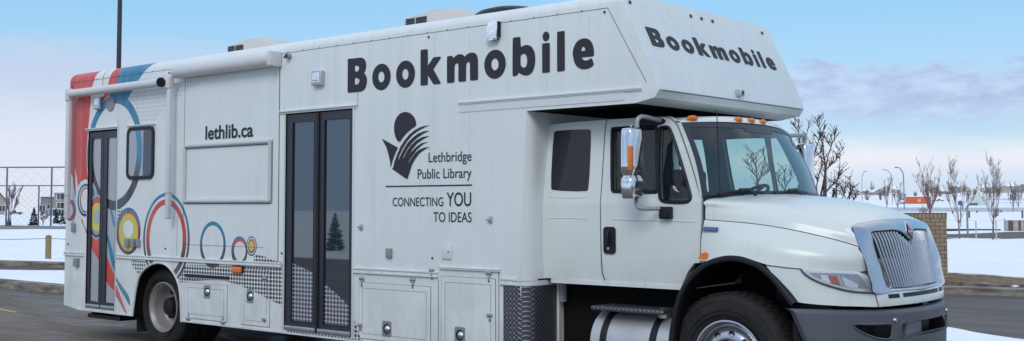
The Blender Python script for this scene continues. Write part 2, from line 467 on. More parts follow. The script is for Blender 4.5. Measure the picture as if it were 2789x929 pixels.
for w in (.125, .11, .07, .14, .05):
    es = [e for e in bm.edges if e.is_valid and isbev(e) == w and (abs(e.verts[0].co.y) < 1e-4 or abs(e.verts[0].co.y-2.5) < 1e-4) and abs(e.verts[0].co.y-e.verts[1].co.y) < 1e-4]
    bmesh.ops.bevel(bm, geom=es, offset=w, segments=5, profile=.5, affect='EDGES', clamp_overlap=True)
es = [e for e in bm.edges if abs(e.verts[0].co.z-ZT) < .002 and abs(e.verts[1].co.z-ZT) < .002 and min(e.verts[0].co.x, e.verts[1].co.x) > 8.7]
if es: bmesh.ops.bevel(bm, geom=es, offset=.05, segments=3, profile=.5, affect='EDGES')
bmesh.ops.triangulate(bm, faces=[f for f in bm.faces if len(f.verts) > 4])
me = bpy.data.meshes.new('box_body'); 
for f in bm.faces:
    c = f.calc_center_median()
    f.material_index = 1 if (c.z < 1.2 and abs(f.normal.y) < .5 and .3 < c.x < 7.8) or (f.normal.z < -.8 and c.z < 2.53 and 7.9 < c.x < 9.03) else 0  # nose underside coloured near black, standing in for the shade above the cab
bm.to_mesh(me); bm.free()
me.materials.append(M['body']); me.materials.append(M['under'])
body0 = bpy.data.objects.new('tmp', me); COL.objects.link(body0)
def cutter(x0, x1, z0, z1, d=.05):
    o = MB().box(x0, x1, -.2, d, z0, z1).build('cut', M['under']); return o
cuts = [cutter(4.600, 5.665, .385, 2.662), cutter(.548, 1.262, .383, 2.646)]
for c in cuts:
    md = body0.modifiers.new('b', 'BOOLEAN'); md.object = c; md.operation = 'DIFFERENCE'; md.solver = 'EXACT'
bpy.context.view_layer.update()
dg = bpy.context.evaluated_depsgraph_get()
me2 = bpy.data.meshes.new_from_object(body0.evaluated_get(dg)); me2.name = 'box_body'
for o in cuts+[body0]: bpy.data.objects.remove(o)
me2.shade_smooth(); me2.set_sharp_from_angle(angle=math.radians(28))
box = bpy.data.objects.new('box_body', me2); COL.objects.link(box); par(box, truck)

# --- trims, rails and seams (raised strips along the side)
def strip(name, x0, z0, x1, z1, w, d=.008, mat='white', y=0., parent=None, smooth=None):
    """straight bar on the side plane from (x0,z0) to (x1,z1)"""
    a = Vector((x0, 0, z0)); b_ = Vector((x1, 0, z1)); t = (b_-a).normalized(); nrm = Vector((-t.z, 0, t.x))*w/2
    pts = [(a-nrm), (b_-nrm), (b_+nrm), (a+nrm)]
    return P_(MB().side([[(p.x, p.z) for p in pts]], y-d, y+.001), name, M[mat], parent)
def railpart(x0, x1, z0, z1):
    mb = MB().box(x0, x1, -.012, .001, z0, z1)
    mb.box(x0, x1, -.022, -.011, z1-.014, z1-.003); mb.box(x0, x1, -.022, -.011, z0+.003, z0+.014)
    k = x0+.06
    while k < x1-.03:
        mb.box(k, k+.014, -.017, -.011, (z0+z1)/2-.006, (z0+z1)/2+.006); k += .17
    return P_(mb, 'trim_rail', M['white'], box)
railpart(.0, .50, 1.035, 1.085); railpart(1.29, 4.56, 1.035, 1.085); railpart(5.70, 6.86, 1.02, 1.075); railpart(6.88, 7.62, 1.10, 1.125)
railpart(7.62, 7.80, .99, 1.05)
x0, z0 = S(1250, 287); 
mb = MB().box(7.115, 9.12, -.014, .001, 2.600, 2.622).box(7.115, 9.12, -.022, -.013, 2.612, 2.622).box(7.115, 8.95, -.006, .001, 2.53, 2.60)
P_(mb, 'drip_rail', M['white'], box)
# rivets along the roof seam
mb = MB().box(.06, 8.79, -.0025, .001, 3.298, 3.302)
k = .2
while k < 8.75:
    mb.box(k, k+.010, -.004, .001, 3.302, 3.311); k += .26
P_(mb, 'roof_seam', M['seam'], box)
strip('roof_seam', 8.79, 3.30, 9.165, 2.66, .004, .0025, 'seam', parent=box)
# body panel seams
for (a, c, e, g, w) in ((4.491, 3.29, 4.491, 1.09, .012), (2.722, 3.17, 2.722, 1.09, .006), (2.722, 3.205, 4.49, 3.225, .005), (2.72, 1.235, 4.25, 1.235, .004), (2.60, 1.60, 2.60, 1.1, .004), (5.69, 1.02, 5.69, .36, .006), (6.86, 1.0, 6.86, .36, .006), (7.60, 1.1, 7.60, .36, .006), (5.735, 2.98, 5.735, 2.66, .004), (4.58, 2.72, 4.58, 1.1, .003)):
    strip('panel_seam', a, c, e, g, w, .002, 'seam', parent=box)
# vertical sheet joints, faint
k = .45
for xx in (5.9, 6.35, 6.8, 7.25, 7.7, 8.15, 8.6, 4.95, 5.4):
    strip('sheet_joint', xx, 3.29, xx, 2.64 if xx > 7.3 or 4.5 < xx < 5.7 else 2.0, .0018, .0012, 'faint', parent=box)
# header ledges above doors and window
def ledge(x0, x1, z, par_=None): return P_(MB().box(x0, x1, -.028, .001, z, z+.012).box(x0, x1, -.01, .001, z-.02, z), 'drip_ledge', M['white'], box)
ledge(4.50, 5.73, 2.672); ledge(.50, 1.285, 2.665); ledge(1.49, 2.13, 2.66)
strip('door_jamb_trim', 5.685, .38, 5.685, 2.66, .02, .014, 'white', parent=box); strip('door_jamb_trim', 4.588, .38, 4.588, 2.66, .012, .01, 'white', parent=box)
strip('door_jamb_trim', 1.275, .36, 1.275, 2.76, .014, .012, 'white', parent=box)
# bottom edge flange
P_(MB().box(.36, 1.675, -.012, .001, .345, .365).box(2.73, 7.78, -.012, .001, .35, .368), 'bottom_flange', M['white'], box)
# wheel arch lip
P_(MB().tube([(u, -.006, v) for u, v in arch], .014, 6), 'wheel_arch_lip', M['white'], box, 60)
# arch liner so the wheel well reads deep and dark: the body notch itself is painted dark
# --- slide-out frame
fr = [(S(505, 412)), (S(738, 397)), (S(735, 547)), (S(500, 543))]
fr = [(2.76, 2.37), (4.355, 2.37), (4.355, 1.735), (2.76, 1.735)]
mb = MB()
for i in range(4):
    a, c = fr[i], fr[(i+1) % 4]; mb.tube([(a[0], -.016, a[1]), (c[0], -.016, c[1])], .021, 8)
FRM = P_(mb, 'shelf_panel_frame', M['grey2'], box, 50)
P_(MB().box(2.74, 4.375, -.004, .001, 2.338, 2.345).box(2.74, 4.375, -.004, .001, 1.703, 1.710).box(4.378, 4.384, -.004, .001, 1.71, 2.39), 'frame_painted_shadow', M['seam'], FRM)  # thin dark strips painted as the shadow along the frame tubes
# --- doors
def leaf(name, x0, x1, z0, z1, g, parent, gm, thresh):
    mb = MB().side([[(x0, z0), (x1, z0), (x1, z1), (x0, z1)], [(g[0], g[2]), (g[0], g[3]), (g[1], g[3]), (g[1], g[2])]], .012, .045)
    L = P_(mb, name, M['frame'], parent)
    P_(MB().box(g[0]-.005, g[1]+.005, .026, .034, g[2]-.005, g[3]+.005), 'glass_panel', M[gm], L)
    P_(MB().tube([(g[0], .014, g[2]), (g[0], .014, g[3]), (g[1], .014, g[3]), (g[1], .014, g[2]), (g[0], .014, g[2])], .006, 5), 'glass_gasket', M['blackp'], L)
    P_(MB().rbox(x0+.01, x1-.01, -.012, .014, z0-.004, z0+.045, .006), 'door_sweep', M['silver'], L, 40)
    return L
leaf('entry_door', 4.606, 5.118, .392, 2.64, (4.702, 5.052, .478, 2.555), truck, 'entryglass', 1)
leaf('entry_door', 5.136, 5.658, .392, 2.64, (5.216, 5.612, .478, 2.555), truck, 'entryglass', 1)
P_(MB().box(5.108, 5.146, -.004, .03, .40, 2.635), 'door_weather_strip', M['blackp'])
leaf('rear_entry_door', .556, .905, .392, 2.625, (.628, .848, .47, 2.545), truck, 'film', 1)
leaf('rear_entry_door', .915, 1.255, .392, 2.625, (1.005, 1.225, .47, 2.545), truck, 'film', 1)
# --- rear side window
wx0, wx1, wz0, wz1 = 1.50, 2.10, 2.005, 2.645
W = P_(MB().side([rrect(wx0, wx1, wz0, wz1, .09), rrect(wx0+.04, wx1-.04, wz0+.04, wz1-.04, .06)[::-1]], -.022, .002), 'side_window', M['blackp'], truck, 40)
P_(MB().side([rrect(wx0+.03, wx1-.03, wz0+.03, wz1-.03, .06)], -.012, -.006), 'window_glass', M['winfilm'], W)
# --- awnings
def roll(name, a, c, r, lab):
    A = P_(MB().lathe([(r*.4, 0), (r*.93, 0.003), (r, .03), (r, (c-a)-.03), (r*.93, c-a-.003), (r*.4, c-a)], (a, -r-.015, 0), 'X', 20, cap=True), name, M['awning'], truck, 50, lab)
    return A
# topper roll over the slide-out
rr = .078
za = .5*(onY(489, 181, -rr).z+onY(489, 211, -rr).z); zb = .5*(onY(750, 143, -rr).z+onY(750, 177, -rr).z)
xa = onY(478, 196, -rr).x; xb = onY(752, 160, -rr).x
R1 = MB().lathe([(.02, 0), (rr*.8, .005), (rr, .04), (rr, xb-xa-.03)], (xa, -rr-.01, (za+zb)/2), 'X', 22, cap=True)
R1 = P_(R1, 'awning_roll', M['awning'], truck, 50)
P_(MB().rbox(xb-.05, xb+.005, -rr*2-.012, -.001, (za+zb)/2-rr*1.05, (za+zb)/2+rr*1.08, .015), 'awning_end_cap', M['awning'], R1, 40)
# rear door awning with its two folded arms
r2 = .052; y2 = -.11
xa = onY(190, 258, y2).x; xb = onY(437, 226, y2).x; zc = (onY(300, 230, y2).z+onY(300, 254, y2).z)/2
AW = P_(MB().lathe([(r2, 0), (r2, xb-xa)], (xa, y2, zc), 'X', 20, cap=True), 'door_awning', M['awning'], truck, 50)
P_(MB().lathe([(r2*1.12, 0), (r2*1.12, .02)], (xb-.0, y2, zc), 'X', 20, cap=True), 'awning_ring', M['blackp'], AW, 50)
for (p0, p1, pb, nm) in ((176, 197, 597, 'awning_arm'), (450, 471, 597, 'awning_arm')):
    ax0 = onY(p0+.5, 400, y2-.03).x; ax1 = onY(p1-.5, 400, y2+.03).x
    zbm = onY((p0+p1)/2, pb, -.08).z
    AR = P_(MB().rbox(ax0, ax1, y2-.03, y2+.03, zbm, zc+.02, .014), nm, M['awning'], AW, 40)
    P_(MB().rbox(ax0-.006, ax1+.006, y2-.05, y2+.045, zc-.10, zc+.07, .03, seg=4).box(ax0+.01, ax1-.01, y2+.03, .0, zc-.07, zc-.02), 'arm_bracket', M['awning'], AR, 40)
    P_(MB().box(ax0-.001, ax1+.001, y2-.031, y2+.031, zbm+.30, zbm+.305), 'arm_joint', M['seam'], AR)
# --- lights and small fittings on the box
def pxbox(px0, py0, px1, py1, y0=0.):
    a = onY(px0, py0, y0); c = onY(px1, py1, y0); return a.x, c.x, min(a.z, c.z), max(a.z, c.z)
def floodlight(px0, py0, px1, py1):
    x0, x1, z0, z1 = pxbox(px0, py0, px1, py1, -.055); x0 += .01; x1 = onY(px1, py0, 0.).x-.01
    L = P_(MB().rbox(x0-.01, x1+.01, -.055, .001, z0, z1, .01), 'scene_light', M['silver'], truck, 40)
    P_(MB().rbox(x0+.01, x1-.01, -.062, -.052, z0+.03, z1-.02, .004), 'light_lens', M['lenswhite'], L, 40)
    mb = MB()
    for i in range(6):
        cx = x0+.02+(x1-x0-.04)*(i+.5)/6; mb.lathe([(.006, -.065), (.006, -.062)], (cx, 0, z0+.05), 'Y', 8, cap=True)
    P_(mb, 'light_bulb_row', M['grey'], L)
floodlight(847, 194, 885, 230); floodlight(256, 264, 281, 296)
# eyeball scene light near the front
a = onY(1340, 82, -.05)
mb = MB(); rows = []
for i in range(9):
    t = i/8; an = math.pi*(t*.62)
    rows.append([(a.x-.075+.13*j/8, -.01-.055*math.sin(an)*(1-.2*abs(j/4-1)**2), a.z+.065-.15*t+.02*math.cos(an)) for j in range(9)])
mb.grid(rows); mb.box(a.x-.058, a.x+.058, -.012, .001, a.z-.065, a.z+.085)
SL = P_(mb, 'loading_light', M['lenswhite'], truck, 60)
P_(MB().box(a.x-.05, a.x+.05, -.06, -.012, a.z-.088, a.z-.078).box(a.x+.056, a.x+.062, -.045, .0, a.z-.065, a.z+.075), 'light_shade', M['blackp'], SL)
# grey speaker disc
c = S(302, 283); P_(MB().lathe([(.095, -.012), (.095, .001)], (c[0], 0, c[1]), 'Y', 28, cap=True), 'round_speaker', M['grey'])
# small lamps / screws
for (px, py, mt, nm) in ((197, 236, 'seam', 'bolt_head'), (461, 199, 'blackp', 'bolt_head'), (775, 155, 'redlens', 'clearance_light'), (1168, 101, 'redlens', 'clearance_light'), (1647, 33, 'redlens', 'clearance_light'), (768, 690, 'blackp', 'bolt_head'), (451, 677, 'blackp', 'bolt_head'), (186, 665, 'blackp', 'bolt_head'), (1178, 703, 'redlens', 'clearance_light')):
    x0, z0 = S(px, py); P_(MB().lathe([(.004, -.012), (.011, -.008), (.012, .001)], (x0, 0, z0), 'Y', 10, cap=True), nm, M[mt], truck, 60)
x0, z0 = S(790, 154); CAMR = P_(MB().lathe([(.03, -.05), (.03, .001)], (x0, 0, z0), 'Y', 12, cap=True), 'side_camera', M['grey'], truck, 50)
P_(MB().lathe([(.02, -.053), (.02, -.049)], (x0, 0, z0), 'Y', 12, cap=True), 'camera_lens', M['blackp'], CAMR)
# hatch doors
def latch(px, py, parent, w=.066, h=.12):
    x0, z0 = S(px, py)
    L = P_(MB().side([rrect(x0-w, x0+w, z0-h/1.6, z0+h/1.6, .02)], -.008, .001), 'paddle_latch', M['silver'], parent, 40)
    P_(MB().lathe([(.05, -.0095), (.046, -.003)], (x0, 0, z0), 'Y', 20, cap=True), 'latch_cup', M['blackp'], L)
    P_(MB().lathe([(.012, -.03), (.032, -.02), (.036, -.009)], (x0+.012, 0, z0), 'Y', 16, cap=True), 'latch_knob', M['chrome'], L, 60)
def hinge(px, py, parent, up=True, h=.085):
    x0, z0 = S(px, py)
    mb = MB().rbox(x0-.013, x0+.013, -.012, .001, z0-(h if up else 0), z0+(0 if up else h), .004)
    mb.rbox(x0-.032, x0+.032, -.02, .001, z0-.018, z0+.018, .006); mb.rbox(x0-.022, x0+.022, -.03, -.012, z0-.01, z0+.01, .004)
    P_(mb, 'strap_hinge', M['silver'], parent, 40)
def hatch(x0, x1, z0, z1, name='hatch_door'):
    H = P_(MB().rbox(x0, x1, -.007, .0005, z0, z1, .003, seg=1), name, M['body'], truck)
    mb = MB(); w = .004
    for (a, c, e, g) in ((x0-w, x1+w, z1, z1+w), (x0-w, x1+w, z0-w, z0), (x0-w, x0, z0, z1), (x1, x1+w, z0, z1)): mb.box(a, c, -.003, .0008, e, g)
    i = .05
    for (a, c, e, g) in ((x0+i, x1-i, z1-i-.003, z1-i), (x0+i, x1-i, z0+i, z0+i+.003), (x0+i, x0+i+.003, z0+i, z1-i), (x1-i-.003, x1-i, z0+i, z1-i)): mb.box(a, c, -.0082, -.0065, e, g)
    P_(mb, 'hatch_gap', M['seam'], H); return H
H = hatch(2.80, 3.60, .40, .80); latch(565.5, 795, H); hinge(515, 868, H, False); hinge(609, 878, H, False)
H = hatch(3.87, 4.36, .395, .985); latch(682.6, 807, H); hinge(723, 758, H, True, .04); hinge(722, 869, H, True, .04)
H = hatch(5.78, 6.76, .39, .93); latch(1055, 896, H); hinge(987, 758, H); hinge(1125.5, 761, H); hinge(983, 885, H, True, .06)
H = hatch(6.90, 7.56, .39, 1.035); latch(1254, 913, H); hinge(1177.6, 736, H); hinge(1333, 743, H); hinge(1336, 858, H, True, .06)
for (px, py) in ((985, 618), (1337, 598)):
    x0, z0 = S(px, py); P_(MB().rbox(x0-.012, x0+.022, -.02, .001, z0-.03, z0+.03, .005).rbox(x0-.03, x0+.01, -.035, -.01, z0-.01, z0+.008, .004), 'door_catch', M['silver'], truck, 40)
x0, x1, z0, z1 = pxbox(1205, 664, 1231, 707)
I = P_(MB().rbox(x0, x1, -.014, .001, z0, z1, .012), 'inlet_cover', M['white'], truck, 40); P_(MB().lathe([(.012, -.02), (.012, -.013)], (x1-.03, 0, (z0+z1)/2), 'Y', 10, cap=True), 'cover_lock', M['silver'], I)
for (q, nm, mt, dd) in (((1051, 676, 1065, 703), 'junction_box', 'grey', .03), ((196, 608, 203, 632), 'junction_box', 'grey', .035), ((341, 650, 350, 674), 'junction_box', 'grey', .04), ((357, 650, 366, 674), 'junction_box', 'grey', .04), ((371, 650, 379, 673), 'junction_box', 'grey', .03), ((204, 703, 213, 726), 'trailer_socket', 'grey', .05)):
    x0, x1, z0, z1 = pxbox(*q, -.02); P_(MB().rbox(x0, x1, -dd, .001, z0, z1, .008), nm, M[mt], truck, 40)
x0, x1, z0, z1 = pxbox(633, 726, 659, 744, -.02)
AM = P_(MB().rbox(x0, x1, -.045, -.010, z0, z1, .014, seg=4), 'side_marker_light', M['amber'], truck, 50); P_(MB().box(x0-.012, x1+.012, -.012, .001, z0-.004, z1+.01), 'light_base', M['blackp'], AM)
a = S(506, 749); c = S(624, 757); strip('black_hinge_bar', a[0], a[1], c[0], c[1], .03, .02, 'blackp')
# diamond plate corner
mb = MB(); ys = []
prof = [(7.66, -.010), (7.78, -.010)] + [(7.78+.152*math.sin(t), .14-.150*math.cos(t)) for t in [math.pi/2*i/10 for i in range(1, 11)]] + [(7.932, .42)]
rows = [[(a, b_, z) for a, b_ in prof] for z in (.355, .985)]
P_(mb.grid(rows), 'diamond_plate_guard', M['plate'], truck, 40)
P_(MB().box(7.930, 7.95, .40, .425, .355, .99), 'plate_edge_trim', M['white'])
rows = [[(a+.004*0, b_-.006, z) for a, b_ in prof[1:]] for z in (.99, 1.05)]
P_(MB().grid(rows).grid([[(a, b_-.016, z) for a, b_ in prof[1:]] for z in (1.032, 1.046)]), 'corner_rail', M['white'], truck, 40)
for (px, py) in ((1413, 565), (1410, 592), (1416, 537)):
    x0, z0 = S(px, py, .03); P_(MB().lathe([(.006, 0), (.006, -.006)], (x0, .012, z0), 'Y', 8, cap=True), 'screw_head', M['seam'])
# nose fittings
NX = lambda z: 9.262-(z-2.685)*(.35/(ZT-2.685))
def nosept(px, py):
    lo, hi = 0., 2.6
    g = lambda y: (lambda p: p.x-NX(p.z))(onY(px, py, y))
    for _ in range(40):
        m_ = (lo+hi)/2
        if g(lo)*g(m_) <= 0: hi = m_
        else: lo = m_
    return onY(px, py, (lo+hi)/2)
for (px, py) in ((1715, 7), (1881, 45), (1910, 52), (1940, 59), (2075, 91)):
    p = nosept(px, py); P_(MB().lathe([(.020, 0), (.017, .010), (.008, .014)], (p.x-.002, p.y, p.z), 'X', 12, cap=True), 'clearance_light', M['redlens'], truck, 60)
p = onX(2010, 254, 9.28); CM = P_(MB().rbox(p.x-.03, p.x+.05, p.y-.035, p.y+.035, p.z-.03, p.z+.03, .01), 'front_camera', M['silver'], truck, 40)
P_(MB().lathe([(.018, .052), (.018, .045)], (p.x, p.y, p.z), 'X', 12, cap=True), 'camera_lens', M['blackp'], CM)
P_(MB().box(9.275, 9.2875, .06, 2.44, 2.590, 2.594), 'nose_seam', M['seam'])
# --- roof equipment
def ac(pA, name):
    xl = onY(pA, 139 if pA < 900 else 65, 1.05).x
    w = .42
    prof = [(0, 3.42), (.06, 3.60), (.62, 3.63), (.95, 3.56), (1.10, 3.42)]
    prof = [(0, 3.42), (.05, 3.675), (.5, 3.715), (.75, 3.71), (1.25, 3.55), (1.32, 3.42)]
    mb = MB(); P2 = [(xl+u, v) for u, v in prof]
    bm = bmesh.new(); A = [bm.verts.new((u, .82, v)) for u, v in P2]; B = [bm.verts.new((u, 1.68, v)) for u, v in P2]
    bm.faces.new(A); bm.faces.new(B[::-1]); k = len(A)
    for i in range(k): bm.faces.new([A[i], B[i], B[(i+1) % k], A[(i+1) % k]])
    bmesh.ops.bevel(bm, geom=bm.edges[:], offset=.03, segments=3, profile=.5, affect='EDGES')
    bm.verts.index_update(); mb.add([v.co.copy() for v in bm.verts], [[v.index for v in f.verts] for f in bm.faces]); bm.free()
    A = P_(mb, 'roof_air_conditioner', M['acbeige'], truck, 35)
    mb = MB()
    for j in range(7):
        z = 3.548+j*.0165
        for (u0, u1) in ((.09, .22), (.24, .40)): mb.box(xl+u0, xl+u1, .812, .83, z, z+.010)
    P_(mb, 'vent_louvres', M['blackp'], A)
ac(652, 'a'); ac(1132, 'b')
xd = onY(1395, 20, 1.0).x
mb = MB().lathe([(.40, 3.43), (.40, 3.53), (.38, 3.57), (.33, 3.605), (.22, 3.635), (.10, 3.65), (.01, 3.652)], (xd, 1.0, 0), 'Z', 32)
P_(mb, 'roof_fan_dome', M['blackp'], truck, 60)

# --- lettering
LT = {}
def zc_(o, s): return lambda pts: [(o[0]+a/s, o[1]+c/s) for a, c in pts]
A1 = zc_((940, 120), 6.127); A2 = zc_((1130, 110), 6.6); A3 = zc_((1300, 80), 6.127); A4 = zc_((1460, 70), 6.6)
def el(cx, cy, rx, ry, tilt=0., n=40):
    r = []
    for i in range(n):
        t = 2*math.pi*i/n; u, v = rx*math.cos(t), ry*math.sin(t); r.append((cx+u, cy+v-tilt*u))
    return r
LET = [
 [chaikin(A1([(50, 265), (52, 252), (65, 247), (180, 237), (268, 225), (310, 238), (340, 275), (355, 330), (352, 400), (338, 450), (315, 482), (345, 510), (365, 570), (368, 630), (355, 700), (330, 755), (290, 787), (250, 795), (150, 805), (60, 814), (47, 808), (47, 700), (50, 400)])), chaikin(A1([(166, 360), (215, 357), (236, 380), (240, 410), (228, 445), (210, 458), (166, 462)])), chaikin(A1([(164, 564), (215, 562), (240, 585), (247, 615), (236, 655), (212, 676), (164, 681)]))],
 [A1(el(610, 549, 152, 220, .1)), A1(el(609, 548, 53, 92))],
 [A1(el(1012, 503, 156, 226, .1)), A1(el(1009, 504, 54, 92))],
 [A2([(108, 185), (118, 170), (220, 160), (233, 168), (236, 300), (237, 462), (335, 312), (350, 303), (455, 292), (468, 300), (466, 322), (335, 520), (466, 762), (462, 780), (350, 792), (335, 780), (237, 625), (234, 790), (222, 805), (120, 812), (108, 802)])],
 [chaikin(A2([(582, 295), (595, 285), (665, 277), (682, 290), (698, 325), (740, 275), (790, 250), (840, 248), (875, 265), (900, 300), (940, 250), (1000, 222), (1060, 220), (1105, 245), (1130, 300), (1138, 380), (1138, 700), (1130, 712), (1010, 724), (998, 712), (998, 450), (995, 400), (975, 385), (950, 395), (925, 425), (922, 600), (922, 725), (910, 738), (800, 746), (788, 735), (788, 600), (788, 440), (780, 408), (755, 412), (716, 440), (714, 600), (714, 745), (705, 757), (595, 768), (583, 760), (582, 600)]))],
 [A3(el(300, 582, 178, 242, .1)), A3(el(299, 584, 62, 100))],
 [chaikin(A3([(597, 150), (610, 140), (710, 126), (722, 136), (724, 220), (733, 305), (780, 268), (840, 258), (900, 280), (945, 345), (968, 430), (970, 530), (955, 640), (915, 725), (860, 765), (800, 772), (740, 750), (695, 718), (685, 735), (672, 765), (655, 775), (605, 782), (594, 774), (593, 600), (594, 400)])), chaikin(A3([(725, 440), (750, 415), (785, 403), (815, 420), (835, 470), (840, 530), (830, 600), (808, 635), (780, 643), (745, 625), (725, 600), (724, 520)]))],
 [A4(el(184, 193, 60, 86, .1))],
 [A4([(116, 335), (130, 320), (238, 308), (250, 318), (251, 600), (250, 825), (240, 838), (130, 850), (117, 840), (116, 600)])],
 [A4([(384, 125), (396, 110), (505, 93), (517, 100), (520, 400), (521, 795), (508, 812), (398, 826), (385, 816), (384, 400)])],
 [chaikin(A4([(668, 540), (664, 480), (680, 400), (715, 320), (770, 260), (840, 230), (915, 228), (975, 262), (1015, 320), (1038, 400), (1046, 480), (1042, 540), (1028, 551), (930, 560), (820, 570), (835, 600), (870, 625), (915, 628), (960, 610), (990, 588), (1008, 592), (1030, 650), (1040, 690), (1025, 725), (980, 755), (915, 778), (850, 786), (785, 768), (730, 725), (690, 650)])), chaikin(A4([(817, 440), (830, 390), (853, 372), (878, 392), (892, 430), (888, 450), (850, 455), (818, 457)]))],
]
SIDE = [[[S(*p) for p in loop] for loop in L] for L in LET]
allx = [p[0] for L in SIDE for l in L for p in l]
X0, X1 = min(allx), max(allx)
zb0 = SIDE[0][0]; zB = min(p[1] for p in zb0); zTt = max(p[1] for p in zb0)
zE = min(p[1] for p in SIDE[8][0])
mb = MB()
for L in SIDE: mb.side(L, -.0055, -.0022)
P_(mb, 'bookmobile_lettering', M['letter'], box)
# the same word on the sloping nose
BL = nosept(1777.5, 124.4); BR = nosept(2117, 192.6); TL = nosept(1753, 72.2); TR = nosept(2090, 143)
def nose_map(x, z, d):
    u = (x-X0)/(X1-X0); base = zB+(zE-zB)*u; v = (z-base)/(zTt-zB)
    nrm = Vector((ZT-2.685, 0, .35)).normalized()
    y = BL.y+u*(BR.y-BL.y); zz = (BL.z+u*(BR.z-BL.z))+v*((TL.z-BL.z))
    return Vector((NX(zz), y, zz))+nrm*d
mb = MB()
for L in SIDE: mb.prism(L, lambda u, v: nose_map(u, v, .0055), lambda u, v: nose_map(u, v, .002))
P_(mb, 'bookmobile_lettering', M['letter'], box)
# logo
LZ = zc_((1030, 295), 4.29)
logo = [
 chaikin(LZ([(250, 402), (215, 360), (195, 300), (188, 230), (195, 165), (220, 105), (260, 60), (310, 40), (365, 50), (410, 85), (440, 140), (450, 205), (400, 235), (345, 280), (295, 335)])),
 LZ([(48, 357), (130, 402), (232, 460), (205, 520), (175, 600), (150, 690), (142, 620), (125, 540), (100, 455)]),
 LZ([(180, 690), (195, 620), (225, 540), (265, 450), (315, 370), (370, 305), (430, 255), (500, 218), (560, 204), (600, 200), (545, 222), (470, 262), (400, 315), (340, 385), (290, 465), (250, 550), (228, 640),
     (262, 560), (300, 480), (350, 400), (410, 340), (470, 295), (540, 268), (600, 262), (530, 295), (460, 345), (400, 400), (350, 465), (305, 545), (268, 645),
     (300, 580), (340, 500), (390, 430), (450, 375), (520, 335), (600, 323), (530, 360), (460, 410), (400, 480), (345, 570), (306, 660),
     (345, 580), (390, 510), (450, 450), (510, 408), (580, 392), (520, 425), (460, 480), (400, 555), (365, 610), (348, 667),
     (385, 595), (430, 530), (480, 485), (540, 460), (600, 453), (540, 485), (480, 530), (430, 600), (395, 665), (370, 750), (342, 830), (260, 775), (160, 703), (168, 706)]),
]
mb = MB()
for l in logo: mb.side([[S(*p) for p in l]], -.0055, -.0022)
P_(mb, 'book_logo', M['letter'], box)
a = S(1051, 508); c = S(1286, 504); strip('logo_rule', a[0], a[1], c[0], c[1], .012, .005, 'letter', parent=box)
def text_side(body, pxl, pxr, pyb_l, pyt_l, name, bold=0., parent=None):
    """line of lettering fitted to a box: left/right px and the y of baseline and cap top at its left end"""
    cu = bpy.data.curves.new('t', 'FONT'); cu.body = body; cu.offset = bold; cu.fill_mode = 'FRONT'
    o = bpy.data.objects.new('t', cu); COL.objects.link(o); bpy.context.view_layer.update()
    me = bpy.data.meshes.new_from_object(o.evaluated_get(bpy.context.evaluated_depsgraph_get())); bpy.data.objects.remove(o)
    xs = [v.co.x for v in me.vertices]; 
    x0, x1 = min(xs), max(xs); A = S(pxl, pyb_l); T = S(pxl, pyt_l); B = S(pxr, pyb_l)
    # cap height of the font is measured on a capital
    cu = bpy.data.curves.new('t', 'FONT'); cu.body = 'L' if not body.islower() else 'l'
    o = bpy.data.objects.new('t', cu); COL.objects.link(o); bpy.context.view_layer.update()
    m2 = bpy.data.meshes.new_from_object(o.evaluated_get(bpy.context.evaluated_depsgraph_get())); cap = max(v.co.y for v in m2.vertices); bpy.data.objects.remove(o)
    sx = (B[0]-A[0])/(x1-x0); sz = (T[1]-A[1])/cap
    mb = MB(); mb.add([(A[0]+(v.co.x-x0)*sx, -.0045, A[1]+v.co.y*sz) for v in me.vertices], [tuple(p.vertices) for p in me.polygons])
    return P_(mb, name, M['letter'], parent or box)
text_side('lethlib.ca', 560, 690, 380, 345, 'web_lettering', .022)
text_side('Lethbridge', 1168, 1285, 442, 416, 'library_name_lettering', .004)
text_side('Public Library', 1138, 1285, 487, 461, 'library_name_lettering', .004)
text_side('CONNECTING', 1070, 1208, 561.5, 538.5, 'slogan_lettering', .004)
text_side('YOU', 1217, 1284, 561, 525, 'slogan_lettering', .008)
text_side('TO IDEAS', 1181, 1285, 604, 578, 'slogan_lettering', .004)
# ================================================================== cab
def Yc(z): return .22 if z < 1.70 else .22+(z-1.70)*(.10/.66)
def C_(px, py):
    y = .25
    for _ in range(8):
        p = onY(px, py, y); y = Yc(p.z)
    return (p.x, p.z)
cabo = [C_(*p) for p in ((1473, 757), (1466, 700), (1465, 600), (1470, 500), (1478, 420), (1483, 368), (1490, 348), (1505, 339), (1560, 333), (1655, 326), (1740, 321), (1800, 317), (1822, 317), (1837, 326), (1850, 350), (1880, 435), (1911, 540), (1910, 600), (1907, 660), (1905, 716), (1890, 717), (1872, 740), (1851, 784))]
# tidy: straight sill, roof edge
cabo[0] = (cabo[0][0], 1.05); cabo[-1] = (cabo[-1][0], 1.035)
def cpoly(pts, k=1): return chaikin([C_(*p) for p in pts], k)
dwin = cpoly([(1667, 354), (1671, 350), (1786, 345), (1790, 349), (1791, 520), (1787, 524), (1672, 522), (1667, 518)])
vwin = cpoly([(1796, 350), (1800, 347), (1817, 345), (1826, 352), (1848, 416), (1881, 529), (1881, 543), (1872, 552), (1813, 551), (1800, 545), (1796, 535), (1793, 450)])
qwin = cpoly([(1508, 362), (1516, 356), (1603, 351), (1611, 358), (1604, 515), (1596, 522), (1507, 519), (1500, 511)])
def yo(u, v, d=0.): return (u, Yc(v)+d, v)
def dens(loop, mx=.12):
    out = []
    for a, b_ in zip(loop, loop[1:]+loop[:1]):
        k = max(1, int(math.hypot(a[0]-b_[0], a[1]-b_[1])/mx))
        out += [(a[0]+(b_[0]-a[0])*i/k, a[1]+(b_[1]-a[1])*i/k) for i in range(k)]
    return out
